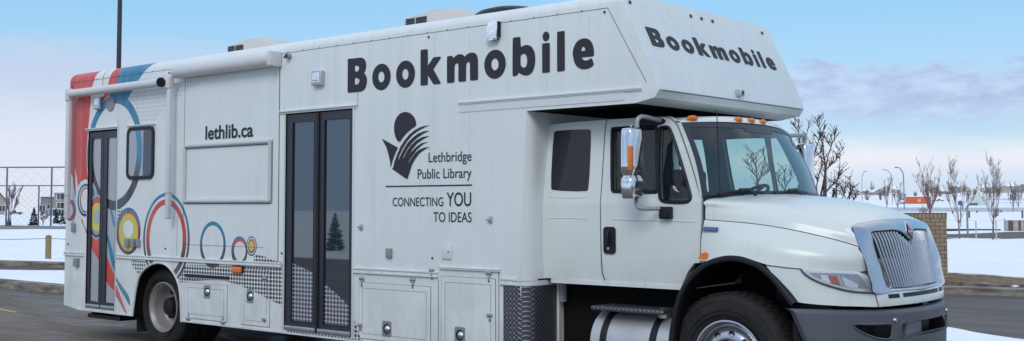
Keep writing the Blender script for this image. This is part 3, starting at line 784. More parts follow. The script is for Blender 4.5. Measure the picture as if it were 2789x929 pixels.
def split_side(loops, d0, d1, mat, name, parent, mirror=False, **k):
    f0 = (lambda u, v: yo(u, v, d0)); f1 = (lambda u, v: yo(u, v, d1))
    if mirror: g0, g1 = f0, f1; f0 = lambda u, v: mir(g0(u, v)); f1 = lambda u, v: mir(g1(u, v))
    mb = MB().prism(loops, f0, f1, **k); return mb
# the belt bend at z=1.75 needs its own edge: cut the outline into an upper and a lower piece
def clipz(loop, z0, upper):
    out = []; n = len(loop)
    for i in range(n):
        a, b_ = loop[i], loop[(i+1) % n]
        ia = (a[1] >= z0) == upper or a[1] == z0
        ib = (b_[1] >= z0) == upper or b_[1] == z0
        if ia: out.append(a)
        if (a[1]-z0)*(b_[1]-z0) < 0:
            t = (z0-a[1])/(b_[1]-a[1]); out.append((a[0]+t*(b_[0]-a[0]), z0))
    return out
BELT = 1.70
cab = None
mb = MB()
up_o = clipz(cabo, BELT, True); lo_o = clipz(cabo, BELT, False)
for mi_ in (False, True):
    fm = (lambda p: mir(p)) if mi_ else (lambda p: p)
    qh = [qwin] if mi_ else []
    mb.prism([up_o, dwin, vwin]+qh, lambda u, v: fm(yo(u, v)), lambda u, v: fm(yo(u, v, .05)))
    mb.prism([lo_o], lambda u, v: fm((u, .22+.02*max(0, (1.35-v)/.3)**2, v)), lambda u, v: fm((u, .27, v)))
def Wp(s_, v, off=0.):
    """windshield surface: s across (-1 near side .. 1 far side), v up"""
    tb, tt = 1.03*s_, .93*s_
    xb, xt = 9.70-.17*s_*s_, 9.45-.17*s_*s_
    zb, zt = 1.755+.02*(1-s_*s_), 2.352+.02*(1-s_*s_)
    p = Vector((xb+(xt-xb)*v + .03*math.sin(math.pi*v), 1.25+tb+(tt-tb)*v, zb+(zt-zb)*v))
    n = Vector((.92, .15*s_, .38)).normalized(); return p+n*off
# roof
rows = []
for r in range(8):
    row = []
    for k in range(25):
        s_ = -1+2*k/24; e = Wp(s_, 1); crown = (1-abs(s_)**3)
        dx, dz = [(0, 0), (-.012, .022), (-.035, .042), (-.08, .055), (-.2, .062), (-.5, .066), (-1.0, .068), (-1.42, .06)][r]
        x = e.x+dx if r < 4 else (9.28+.1*(1-s_*s_)+dx if r < 7 else 7.99)
        z = e.z+dz*(.35+.65*crown)+.01*crown
        row.append((x, e.y, z))
    rows.append(row)
roof_rows = rows
mb.grid(rows)
mb.box(7.97, 8.01, .27, 2.23, 1.05, 1.70); mb.box(7.97, 8.01, .34, 2.16, 1.70, 2.36)                       # rear wall
mb.box(7.99, 9.45, .26, 2.24, 1.03, 1.07)                       # floor
cab = P_(mb, 'cab', M['cab'], truck, 35)
# lining so that the inside of the cab is dark cloth, not paint
mb = MB(); mb.box(8.012, 8.03, .35, 2.15, 1.075, 2.34); mb.box(8.03, 9.2, .34, 2.16, 2.33, 2.345)
mb.box(8.03, 9.40, .272, .285, 1.075, 1.70); mb.box(8.03, 9.40, 2.215, 2.228, 1.075, 1.70)
P_(mb, 'cab_lining', M['inner'], cab)
# dashboard, steering wheel, seats
mb = MB().rbox(9.12, 9.56, .30, 2.20, 1.40, 1.74, .05, seg=3)
P_(mb, 'dashboard', M['dash'], cab, 50)
sw = []
cs = Vector((9.05, 1.80, 1.74)); ax = Vector((-.55, 0, .83)); e1 = Vector((0, 1, 0)); e2 = ax.cross(e1).normalized()
for k in range(25): a = 2*math.pi*k/24; sw.append(cs+(e1*math.cos(a)+e2*math.sin(a))*.22)
mb = MB().tube(sw, .016, 8, cap=False); mb.tube([cs+e1*.2, cs-e1*.2], .014, 6); mb.tube([cs, cs-e2*.2], .014, 6); mb.tube([cs, cs-ax*.35], .03, 8)
P_(mb, 'steering_wheel', M['blackp'], cab, 60)
for yy in (.70, 1.80):
    mb = MB().rbox(8.42, 8.95, yy-.25, yy+.25, 1.36, 1.50, .05)
    st = P_(mb, 'seat', M['seat'], cab, 50)
    P_(MB().rbox(8.36, 8.50, yy-.24, yy+.24, 1.48, 2.02, .05), 'seat_back', M['seat'], st, 50)
    P_(MB().rbox(8.38, 8.48, yy-.13, yy+.13, 2.04, 2.22, .04), 'head_rest', M['seat'], st, 50)
# glass and gaskets
def pane(loop, name, mat, d=.02, gas=.012, mirror=False):
    f = (lambda p: mir(p)) if mirror else (lambda p: p)
    g_ = P_(MB().prism([loop], lambda u, v: f(yo(u, v, d)), lambda u, v: f(yo(u, v, d+.004)), back=False, sides=False), name, mat, cab)
    P_(MB().tube([f(yo(u, v, .0)) for u, v in loop+loop[:1]], gas, 6, cap=False), 'window_gasket', M['blackp'], g_, 60)
    return g_
M['sideglass'] = glassmat('cab_side_glass', (.72, .86, .86), .85, 0., .05, (.05, .06, .07))
pane(dwin, 'door_window', M['sideglass'], gas=.017); pane(vwin, 'vent_window', M['sideglass'], gas=.015)
pane(dwin, 'door_window', M['sideglass'], mirror=True); pane(vwin, 'vent_window', M['sideglass'], mirror=True); pane(qwin, 'quarter_window', M['sideglass'], mirror=True)
P_(MB().prism([qwin], lambda u, v: yo(u, v, -.004), lambda u, v: yo(u, v, .01)), 'quarter_window', simple('near_black_privacy_glass', (.012, .012, .022), .06, var=0), cab)
# windshield
def band(s0, s1, v0, v1, off, ns, nv, mb): return mb.grid([[Wp(s0+(s1-s0)*i/ns, v0+(v1-v0)*j/nv, off) for i in range(ns+1)] for j in range(nv+1)])
WS = P_(band(-1, 1, 0, 1, 0, 28, 8, MB()), 'windshield', M['windshield'], cab, 60)
mb = MB()
band(-1, 1, .93, 1.0, .003, 28, 2, mb); band(-1, 1, 0, .045, .003, 28, 1, mb); band(-1, -.945, .045, .93, .003, 2, 8, mb); band(.965, 1, .045, .93, .003, 2, 8, mb); band(-.25, .25, .88, .93, .003, 8, 1, mb)
P_(mb, 'windshield_border', M['frame'], WS, 60)
for mi_ in (False, True):
    st_ = []
    for j in range(9):
        A_ = Wp(-1, j/8, .0); B_ = Vector((A_.x-.09, Yc(A_.z)+.006, A_.z)); C2 = Wp(-.96, j/8, -.006); st_.append([mir(q) if mi_ else q for q in (C2, A_, B_)])
    P_(MB().grid(st_), 'windshield_pillar', M['cab'], cab, 60)
# seams on the cab
def ctube(pts, r, name, mat, parent=cab, d=-.001):
    q = cat([Vector((*C_(*p), 0)) for p in pts], 5); return P_(MB().tube([yo(v.x, v.y, d) for v in q], r, 5), name, M[mat], parent, 60)
ctube([(1657, 325), (1649, 348), (1640, 489), (1636, 615), (1639, 730), (1648, 763)], .0045, 'door_seam', 'seam')
ctube([(1740, 321), (1800, 318), (1822, 320), (1836, 330), (1850, 352), (1880, 438), (1907, 530)], .005, 'door_seam', 'seam')
ctube([(1497, 537), (1545, 539), (1597, 538)], .004, 'pressed_crease', 'cab'); ctube([(1492, 595), (1540, 594), (1598, 596)], .004, 'pressed_crease', 'cab')
ctube([(1668, 597), (1760, 600), (1895, 604)], .005, 'pressed_crease', 'cab')
# gap between cab and hood
P_(MB().box(9.535, 9.548, .232, 2.268, 1.20, 1.75), 'cowl_gap', M['blackp'], cab)
# sill strip and underside
P_(MB().box(8.0, 9.33, .232, .262, 1.012, 1.046), 'sill_strip', M['white'], cab)
# handle
hz = [C_(*p) for p in ((1645, 618), (1677, 618), (1677, 692), (1645, 692))]
H = P_(MB().prism([rrect(hz[0][0], hz[1][0], hz[2][1], hz[1][1], .03)], lambda u, v: (u, .208, v), lambda u, v: (u, .23, v)), 'door_handle', M['blackp'], cab, 40)
xm = (hz[0][0]+hz[1][0])/2-.005
P_(MB().tube([(xm, .205, hz[1][1]-.035), (xm, .188, hz[1][1]-.06), (xm, .188, hz[2][1]+.10), (xm, .205, hz[2][1]+.07)], .014, 8), 'handle_grip', M['blackp'], H, 60)
P_(MB().lathe([(.012, .20), (.012, .209)], (xm, 0, hz[2][1]+.045), 'Y', 10, cap=True), 'door_lock', M['silver'], H)
# oval recess at the roof edge
c = C_(1770, 333); P_(MB().prism([ell(c[0], c[1], .155, .040)], lambda u, v: yo(u, v, -.004), lambda u, v: yo(u, v, .01)), 'roof_recess', M['blackp'], cab)
# roof marker lights
for (px, py) in ((1882, 323), (2007, 327), (2042, 331), (2073, 335)):
    p = surf(px, py, lambda y, z: 9.425-.17*((y-1.25)/.93)**2, .3, 2.2)
    s_ = (p.y-1.25)/.93; e = Wp(s_, 1)
    ctr = Vector((e.x-.012, p.y, e.z+.034))
    Mx = Matrix.Translation(ctr) @ Matrix.Rotation(math.atan(-.36*s_*1.0)*-1, 4, 'Z') @ Matrix.Rotation(-.6, 4, 'Y')
    mb = MB(); mb.lathe([(.001, .026), (.035, .022), (.052, .010), (.058, -.01)], (0, 0, 0), 'X', 20)
    mb.v = [tuple(Mx @ Vector((v[0], v[1], v[2]*.42))) for v in mb.v]
    P_(mb, 'roof_marker_light', M['amber'], cab, 60)
# whip antenna
P_(MB().tube([onX(1952, 300, 9.55), onX(1957, 420, 9.68), onX(1961, 520, 9.76)], .004, 5), 'whip_antenna', M['blackp'], cab)
# wipers
def wiper(pts, name='wiper'):
    q = [surf(px, py, lambda y, z: 9.715+(9.465-9.715)*(z-1.76)/.6-.17*((y-1.25)/1.0)**2+.02, .3, 2.3) for px, py in pts]
    W_ = P_(MB().tube(cat(q, 4), .010, 6), name, M['blackp'], cab, 60)
    a, b_ = q[1], q[2]; P_(MB().tube([a+Vector((.03, 0, .01)), (a+b_)/2+Vector((.035, 0, .015)), b_+Vector((.03, 0, -.03))], .012, 6), 'wiper_arm', M['blackp'], W_, 60)
wiper([(1958, 527), (2005, 520), (2050, 521), (2078, 526)]); wiper([(2112, 526), (2140, 521), (2175, 520), (2197, 525)])
# --- door mirrors
def mirror(cx, cy, z0, z1):
    zs_ = z0+(z1-z0)*.325
    def shell(prof, nm, par_):
        rows = []
        for (zz, k) in prof:
            row = []
            for i in range(28):
                a_ = 2*math.pi*i/28; c_, s_ = math.cos(a_), math.sin(a_)
                u = math.copysign(abs(c_)**.45, c_)*.066*k; w_ = math.copysign(abs(s_)**.45, s_)*.098*k
                if u < -.04: u = -.04
                row.append((cx+u, cy+w_, zz))
            rows.append(row)
        mb = MB().grid(rows, closed=True); n_ = 28
        mb.add(rows[0], [tuple(range(n_))]); mb.add(rows[-1], [tuple(range(n_))])
        return P_(mb, nm, M['chrome'], par_, 50)
    A = shell([(zs_, .78), (zs_+.035, .97), (zs_+.08, 1.), (z1-.10, .97), (z1-.04, .94), (z1-.012, .86), (z1, .70)], 'door_mirror', cab)
    shell([(z0, .80), (z0+.012, .90), (z0+.05, .96), (zs_-.06, 1.02), (zs_-.03, 1.0), (zs_-.012, .85), (zs_+.002, .76)], 'lower_mirror', A)
    P_(MB().box(cx-.046, cx-.041, cy-.085, cy+.085, zs_+.03, z1-.03).box(cx-.046, cx-.041, cy-.08, cy+.08, z0+.03, zs_-.03), 'mirror_glass', M['blackp'], A)
    return A
my_ = -.02
pc = onY(1721, 440, my_); mx_ = pc.x-.05; zt_ = onY(1721, 348, my_).z; zb_ = onY(1721, 541, my_).z
Mi = mirror(pc.x, my_, zb_, zt_)
a0 = onX(1714, 397, pc.x+.066); a1 = onX(1727, 465, pc.x+.066)
P_(MB().rbox(pc.x+.045, pc.x+.078, a0.y-.004, a0.y+.042, a1.z, a0.z, .008), 'mirror_turn_signal', M['amber'], Mi, 50)
tp = onX(1735, 352, mx_+.05)
P_(MB().tube(cat([tp, onX(1735, 332, mx_+.05), onX(1741, 321, mx_+.06), onX(1755, 318, mx_+.08), Vector((mx_+.10, .33, 2.375))], 4), .020, 8), 'mirror_arm', M['arm'], Mi, 60)
P_(MB().tube([onX(1719, 352, mx_+.05), onX(1719, 340, mx_+.05)], .012, 6), 'mirror_bolt', M['silver'], Mi, 60)
br = C_(1808, 568)
P_(MB().tube(cat([onX(1733, 538, mx_+.05), onX(1734, 556, mx_+.06), onX(1746, 568, mx_+.09), Vector((br[0], .19, br[1]))], 4), .017, 8), 'mirror_arm', M['arm'], Mi, 60)
a = C_(1803, 563); c = C_(1834, 597)
P_(MB().rbox(a[0], c[0], .165, .225, c[1], a[1], .012).lathe([(.012, .155), (.012, .17)], (a[0]+.03, 0, a[1]-.03), 'Y', 8, cap=True).lathe([(.012, .155), (.012, .17)], (c[0]-.03, 0, c[1]+.03), 'Y', 8, cap=True), 'mirror_bracket', M['blackp'], Mi, 50)
# far side mirror
x_f = pc.x; fy = 2.52; p2_ = onY(2192, 392, fy); zt2 = p2_.z
Mf = mirror(p2_.x, fy, zt2-(zt_-zb_), zt2)
P_(MB().tube(cat([Vector((p2_.x, fy, zt2-.02)), onY(2192, 380, fy), onY(2186, 369, fy-.05), Vector((9.25, 2.2, 2.33))], 4), .020, 8), 'mirror_arm', M['arm'], Mf, 60)

# ================================================================== hood, fenders and nose
def both(mb):
    n0 = len(mb.v); vs = [mir(v) for v in mb.v]; fs = [f[::-1] for f in mb.f]; mb.add(vs, fs); return mb
HT = [  # hood sections, crease -> centre
 [(9.543, .235, 1.572), (9.543, .24, 1.66), (9.545, .275, 1.728), (9.60, .80, 1.768), (9.63, 1.25, 1.782)],
 [(9.92, .255, 1.548), (9.94, .30, 1.63), (9.95, .42, 1.70), (9.97, .85, 1.745), (9.98, 1.25, 1.760)],
 [(10.20, .300, 1.510), (10.22, .345, 1.585), (10.23, .47, 1.655), (10.26, .88, 1.703), (10.27, 1.25, 1.722)],
 [(10.45, .385, 1.455), (10.45, .42, 1.53), (10.44, .53, 1.602), (10.49, .90, 1.650), (10.51, 1.25, 1.668)],
 [(10.60, .455, 1.410), (10.585, .47, 1.490), (10.555, .545, 1.560), (10.60, .90, 1.603), (10.615, 1.25, 1.615)],
 [(10.684, .50, 1.380), (10.655, .50, 1.46), (10.623, .54, 1.533), (10.655, .90, 1.568), (10.665, 1.25, 1.578)]]
rows = []
cols = [cat([HT[i][j] for i in range(6)], 6) for j in range(5)]
for i in range(len(cols[0])): rows.append(cat([cols[j][i] for j in range(5)], 6))
# crown is level across the centre line
mb = both(MB().grid(rows)); hood = P_(mb, 'hood', M['cab'], truck, 60)
# fender
def PY(px, py, y): return onY(px, py, y)
Xf = lambda y, z: 10.86-.17*(y-1.25)**2-.19*(y-1.25)**6-.20*(z-1.03)
ftop = [cols[0][i] for i in range(len(cols[0]))]
ftop = cat(ftop, 2)
fmid = [PY(*q) for q in ((1910, 655, .20), (1970, 650, .155), (2020, 655, .145), (2080, 665, .15), (2130, 672, .18), (2200, 685, .24), (2262, 695, .32), (2320, 702, .43), (2352, 700, .51))]
fbot = [PY(*q) for q in ((1909, 716, .18), (1926, 711, .13), (1970, 697, .10), (2017, 698, .10), (2064, 713, .10), (2100, 723, .12))]+[surf(px, py, Xf) for px, py in ((2183, 733), (2262, 737), (2330, 741), (2361, 737))]
N = 40
T_ = resample(cat(ftop, 1), N); Mm = resample(cat(fmid, 6), N); B_ = resample(cat(fbot, 6), N)
rows = []
for i in range(N):
    t = T_[i]; t2 = t+Vector((.004, -.016, -.02)); m1 = Mm[i]; b1 = B_[i]
    rows.append([t+Vector((0, -.003, -.004)), t2]+cat([t2, m1, b1], 6)[1:])
rows.append([p+Vector((-.02, .07, 0)) for p in rows[-1]])
FD = P_(MB().grid(rows), 'fender', M['cab'], truck, 50)
P_(MB().grid([[mir(p) for p in r] for r in rows]), 'fender', M['cab'], truck, 50)
P_(MB().grid([[(Xf(y, z)-.035, y, z) for z in (1.0, 1.1, 1.2, 1.28)] for y in [.40+1.70*i/20 for i in range(21)]]), 'nose_backing', M['cab'], FD)
P_(MB().tube([t+Vector((.002, -.002, -.002)) for t in T_], .0035, 5), 'hood_seam', M['seam'], hood, 60)
# lower panel ahead of the wheel, below the headlamp, and front fascia
def pxpatch(top, bot, n, m, fn, off=0., closed=None):
    tp_ = resample([Vector((a, b_, 0)) for a, b_ in top], n); bt = resample([Vector((a, b_, 0)) for a, b_ in bot], n); rows = []
    for i in range(n):
        r = []
        for j in range(m+1):
            q = tp_[i].lerp(bt[i], j/m); p = surf(q.x, q.y, fn)
            d = 2*.17*(p.y-1.25)+6*.19*(p.y-1.25)**5; nn = Vector((1, d, 0)).normalized()
            r.append(p+nn*off)
        rows.append(r)
    return rows
lp = pxpatch([(2085, 722), (2140, 729), (2183, 733), (2262, 737), (2339, 741), (2362, 750), (2383, 799)], [(2166, 822), (2190, 826), (2230, 830), (2300, 834), (2350, 835), (2375, 836), (2393, 836)], 36, 8, Xf)
# world-space centre part
eT = lp[-1][0]; eB = lp[-1][-1]
cen = []
for i in range(25):
    u = i/24; yT = eT.y+(2.5-2*eT.y)*u; yB = eB.y+(2.5-2*eB.y)*u; r = []
    for j in range(5):
        v = j/4; y = yT+(yB-yT)*v; z = eT.z+(eB.z-eT.z)*v - .0*u
        r.append(Vector((Xf(y, z)+.006*math.sin(math.pi*v), y, z)))
    cen.append(r)
mb = MB().grid(lp); mb = both(mb); mb.grid(cen)
FA = P_(mb, 'lower_front_panel', M['cab'], truck, 50)
P_(MB().tube([p+Vector((.003, -.003, 0)) for p in [lp[-1][0], lp[-1][4], lp[-1][8]]], .004, 5), 'panel_seam', M['seam'], FA)
P_(MB().tube([surf(px, py, Xf)+Vector((.003, -.003, 0)) for px, py in ((2085, 722), (2140, 729), (2183, 733))], .004, 5), 'panel_seam', M['seam'], FA)
# black slots below the grille
def yslot(px): return surf(px, 806, Xf).y
ya, yb, yc2 = yslot(2417), yslot(2448), yslot(2458)
def fpatch(loop, off0, off1, fn=Xf):
    return MB().prism([loop], lambda u, v: (fn(u, v)+off0, u, v), lambda u, v: (fn(u, v)+off1, u, v))
zs = surf(2432, 806, Xf).z
for (a, c) in ((ya, yb), (yc2, 2.5-yc2), (2.5-yb, 2.5-ya)):
    k = 6; mb = MB()
    rows = [[(Xf(a+(c-a)*i/k, z)+.009, a+(c-a)*i/k, z) for z in (zs-.015, zs+.015)] for i in range(k+1)]
    mb.grid(rows); P_(mb, 'air_slot', M['blackp'], FA)
# chrome surround
OI = [((10.665, 1.25, 1.578), (10.770, 1.25, 1.412)), ((10.66, 1.05, 1.575), (10.742, 1.10, 1.484)), ((10.65, .85, 1.567), (10.715, .85, 1.486)), ((10.623, .54, 1.535), (10.697, .711, 1.481)),
      ((10.640, .505, 1.50), (10.700, .712, 1.45)), ((10.655, .50, 1.46), (10.712, .722, 1.38)), ((10.684, .50, 1.38), (10.732, .740, 1.29)), (PY(2350, 697, .505), (10.748, .758, 1.23)), (PY(2359, 722, .51), (10.757, .765, 1.19)), (PY(2365, 747, .52), (10.764, .772, 1.15)),
      (PY(2374, 772, .535), (10.775, .785, 1.11)), (PY(2384, 799, .555), (10.787, .797, 1.075)), ((10.835, .90, 1.034), (10.815, .95, 1.062)), ((10.868, 1.25, 1.034), (10.842, 1.25, 1.058))]
Oo = cat([o for o, i in OI], 4); Ii = cat([i for o, i in OI], 4)
rows = []
for o, i in zip(Oo, Ii):
    m1 = o.lerp(i, .3)+Vector((.010, .0, .003)); m2 = o.lerp(i, .75)+Vector((.010, 0, 0))
    rows.append(cat([o+Vector((.003, 0, 0)), m1, m2, i], 3)+[i+Vector((-.05, 0, 0))])
GR = P_(both(MB().grid(rows)), 'grille_surround', M['softchrome'], truck, 60)
P_(both(MB().tube([i+Vector((-.006, 0, 0)) for i in Ii[:18]], .008, 6)), 'grille_gasket', M['blackp'], GR, 60)
# grille back and slats
def Xg(t, z): return 10.745+(1.49-z)*.22-.17*t*t
def topz(t): return 1.484 if t > .17 else 1.412+(1.484-1.412)*t/.17
P_(MB().grid([[(Xg(abs(t), z)-.05, 1.25+t, z) for z in (1.05, 1.2, 1.35, 1.49)] for t in [-.55+1.1*i/16 for i in range(17)]]), 'grille_backing', M['blackp'], GR)
ns = 12
for sg in (-1, 1):
    for k in range(ns):
        t0 = .022+(.54-.035)*k/(ns-1); zt0 = topz(t0)-.006; pts = []
        for j in range(8):
            z = zt0+(1.066-zt0)*j/7; t = t0*(1-.155*(1.484-z)/.41)
            pts.append((Xg(t, z)-.006-(.012 if j in (0,) else 0), 1.25+sg*t, z))
        P_(MB().tube(pts, .0125, 8), 'grille_slat', M['slat'], GR, 60)
# emblem: diamond badge
ec = Vector((10.772, 1.25, 1.478)); 
def dia(w, h, off): return [(ec.x+off, 1.25-w, ec.z), (ec.x+off-.42*h, 1.25, ec.z+h), (ec.x+off, 1.25+w, ec.z), (ec.x+off+.30*h, 1.25, ec.z-h)]
def diam(w, h, o0, o1, name, mat, par_):
    a = dia(w, h, o0); c = dia(w, h, o1); mb = MB(); mb.add(a+c, [(0, 1, 2, 3), (7, 6, 5, 4)]+[(i, (i+1) % 4, 4+(i+1) % 4, 4+i) for i in range(4)]); return P_(mb, name, mat, par_)
EM = diam(.070, .080, -.004, .003, 'diamond_emblem', M['chrome'], GR)
D2 = diam(.056, .064, .003, .0045, 'emblem_face', M['blackp'], EM)
mb = MB(); xo = ec.x+.0065
mb.add([(xo-.005, 1.25-.036, ec.z+.012), (xo-.020, 1.25, ec.z+.052), (xo-.005, 1.25+.036, ec.z+.012), (xo+.003, 1.25-.030, ec.z-.014), (xo+.003, 1.25+.030, ec.z-.014), (xo+.013, 1.25, ec.z-.046)], [(0, 2, 1), (3, 5, 4), (0, 3, 4, 2)])
P_(mb, 'emblem_red', simple('emblem_red', (.45, .03, .03), .3, var=0), EM)
P_(MB().box(xo-.001, xo+.002, 1.25-.045, 1.25+.045, ec.z-.008, ec.z+.008), 'emblem_bar', M['silver'], EM)
# headlamps
hl_top = [(2182, 733), (2215, 735), (2262, 737), (2300, 739), (2339, 741)]
def hl(mirr):
    f = (lambda rows: [[mir(p) for p in r] for r in rows]) if mirr else (lambda r: r)
    rim_t = [(2181, 732), (2220, 734), (2262, 736), (2310, 738.5), (2340, 740.5), (2354, 752), (2368, 770), (2378, 790), (2381, 797)]
    rim_b = [(2181, 734), (2186, 741), (2196, 750), (2212, 760), (2236, 771), (2262, 780), (2295, 789), (2330, 795), (2381, 798)]
    n = 26
    H = P_(MB().grid(f(pxpatch(rim_t, rim_b, n, 6, Xf, .006))), 'headlight', M['lenswhite'], truck, 60)
    it = [(2205, 743), (2262, 744), (2334, 747), (2350, 763), (2363, 785)]; ib = [(2206, 745), (2225, 757), (2262, 772), (2310, 784), (2363, 786)]
    P_(MB().grid(f(pxpatch(it, ib, n, 5, Xf, .010))), 'lamp_bucket', M['headbucket'], H, 60)
    P_(MB().grid(f(pxpatch([(2255, 751), (2276, 752)], [(2265, 773), (2286, 777)], 6, 4, Xf, .014))), 'turn_lamp', simple('red_orange_lamp', (.62, .11, .04), .2, var=.2, vscale=60), H, 60)
    P_(MB().grid(f(pxpatch([(2233, 748), (2252, 750)], [(2238, 762), (2263, 774)], 6, 4, Xf, .0135))), 'reflector', M['chrome'], H, 60)
    P_(MB().grid(f(pxpatch([(2289, 752), (2312, 762), (2334, 774)], [(2301, 780), (2315, 785), (2333, 784)], 8, 5, Xf, .0135))), 'main_reflector', M['lenswhite'], H, 60)
    P_(MB().grid(f(pxpatch([(2276, 750), (2284, 750)], [(2288, 779), (2297, 781)], 4, 4, Xf, .016))), 'lamp_divider', M['silver'], H, 60)
    P_(MB().grid(f(pxpatch(rim_t, rim_b, n, 6, Xf, .024))), 'lamp_cover', M['lamphead'], H, 60)
    rim = [p for p in [(2181, 733), (2186, 741), (2196, 750), (2212, 760), (2236, 771), (2262, 780), (2295, 789), (2330, 795), (2381, 798)]]
    edge = [surf(px, py, Xf)+Vector((.004, -.004, 0)) for px, py in rim]
    if mirr: edge = [mir(p) for p in edge]
    P_(MB().tube(cat(edge, 3), .008, 6), 'lamp_seal', M['seam'], H, 60)
hl(False); hl(True)
# fender marker light and badge
q = [PY(px, py, .15) for px, py in ((1903, 705), (1911, 692), (1924, 686), (1931, 693), (1932, 705))]
mb = MB(); k = len(q)
mb.add([p+Vector((0, -.015, 0)) for p in q]+[p+Vector((0, .06, 0)) for p in q], [tuple(range(k)), tuple(range(2*k-1, k-1, -1))]+[(i, (i+1) % k, k+(i+1) % k, k+i) for i in range(k)])
P_(mb, 'fender_marker_light', M['amber'], FD)
a = PY(1902, 706, .15); c = PY(1934, 710, .15); P_(MB().box(a.x, c.x, .13, .2, c.z, a.z), 'marker_base', M['white'], FD)
a = PY(1919, 617, .235); c = PY(1961, 629, .215)
mb = MB().add([(a.x, .200, a.z), (c.x, .190, a.z-.004), (c.x, .178, c.z-.004), (a.x, .190, c.z)], [(0, 1, 2, 3)])
BG = P_(mb, 'engine_badge', simple('blue_badge', (.05, .09, .30), .25, .3, var=.3, vscale=60), FD)
cu = bpy.data.curves.new('t', 'FONT'); cu.body = 'MAXXFORCE'; o = bpy.data.objects.new('t', cu); COL.objects.link(o); bpy.context.view_layer.update()
me = bpy.data.meshes.new_from_object(o.evaluated_get(bpy.context.evaluated_depsgraph_get())); bpy.data.objects.remove(o)
xs = [v.co.x for v in me.vertices]; sx = (c.x-a.x-.02)/(max(xs)-min(xs))
mb = MB().add([(a.x+.01+v.co.x*sx, .176-.0*v.co.x, c.z+.006+v.co.y*.022/.7) for v in me.vertices], [tuple(p.vertices) for p in me.polygons])
P_(mb, 'badge_lettering', M['silver'], BG)
# --- front wheel arch lip and liner
ap = [(1821, 1000), (1823, 929), (1829, 880), (1840, 827), (1858, 781), (1886, 743), (1924, 712.5), (1970, 698), (2017, 699), (2064, 715), (2101, 743), (2133, 781), (2166, 824)]
AP = cat([PY(px, py, .10) for px, py in ap], 5)
cen_ = Vector((9.76, .10, .50))
rows = []
for p in AP:
    d = (cen_-p); d.y = 0; d.normalize(); rows.append([p+Vector((0, .05, 0)), p+Vector((0, -.012, 0)), p+d*.012+Vector((0, -.02, 0)), p+d*.040+Vector((0, -.012, 0)), p+d*.045+Vector((0, .03, 0)), p+d*.03+Vector((0, .75, 0))])
P_(MB().grid(rows), 'wheel_arch_moulding', M['blackp'], FD, 60)
P_(both(MB().grid([[r[4], r[5]] for r in rows])), 'inner_fender', M['under'], FD, 60)
P_(MB().box(9.95, 10.35, .62, .64, .85, 1.40), 'engine_shield', M['blackp'], FD)
# --- bumper
Xb = lambda y, z: 10.935-.27*(y-1.25)**2-.0975*(y-1.25)**4-.03*abs(z-.72)
ops = [chaikin([(2323, 886), (2330, 882), (2375, 884), (2424, 881), (2430, 886), (2430, 915), (2424, 924), (2400, 924), (2372, 917), (2345, 905), (2328, 894)]),
       ]
opw = []
for l in ops:
    q = [surf(px, py, Xb) for px, py in l]; opw.append([(p.y, p.z) for p in q]); opw.append([(2.5-p.y, p.z) for p in q])
yl2 = surf(2453, 900, Xb).y; zt2_ = surf(2456, 879, Xb).z; zb2_ = surf(2458, 919, Xb).z
opw.append(rrect(yl2, 2.5-yl2, zb2_, zt2_, .03))
def inside(pt, loop):
    c_ = False; n_ = len(loop)
    for i in range(n_):
        (x1, y1), (x2, y2) = loop[i], loop[(i+1) % n_]
        if (y1 > pt[1]) != (y2 > pt[1]) and pt[0] < (x2-x1)*(pt[1]-y1)/(y2-y1)+x1: c_ = not c_
    return c_
def ztopb(y): return .905+.028*min(1, (abs(y-1.25)/1.15)**2)
be0 = surf(2168, 843, Xb); be1 = surf(2205, 929, Xb); ny, nz = 230, 56; vs = []; yL = lambda z: be0.y+(be0.z-z)/(be0.z-be1.z)*(be1.y-be0.y)
prof = [(-.045, -.0), (-.012, -.002)]
def bpt(i, v):
    z_ = ztopb(.1)-(ztopb(.1)-.40)*v; y0_ = yL(z_)-.03*0; y = y0_+(2.5-2*y0_)*i/ny
    zt0 = ztopb(y); z = zt0-(zt0-.40)*v; X_ = Xb(y, z)
    if v < .06: X_ -= .03*(1-v/.06)**2
    edge = min(1, (y-y0_)/.03, (2.5-y0_-y)/.03); X_ -= .02*(1-edge)**2
    return Vector((X_, y, z))
for j in range(nz+1):
    for i in range(ny+1): vs.append(bpt(i, j/nz))
fs = []
for j in range(nz):
    for i in range(ny):
        c_ = (vs[j*(ny+1)+i]+vs[(j+1)*(ny+1)+i+1])/2
        # the bumper end is cut back along the wheel
        if any(inside((c_.y, c_.z), l) for l in opw): continue
        fs.append((j*(ny+1)+i, j*(ny+1)+i+1, (j+1)*(ny+1)+i+1, (j+1)*(ny+1)+i))
mb = MB().add(vs, fs)
mb.grid([[bpt(i, 0), bpt(i, 0)+Vector((-.06, 0, 0))] for i in range(ny+1)])
for i_ in (0, ny): mb.grid([[bpt(i_, j/20), bpt(i_, j/20)+Vector((-.05, .03 if i_ == 0 else -.03, 0))] for j in range(21)])
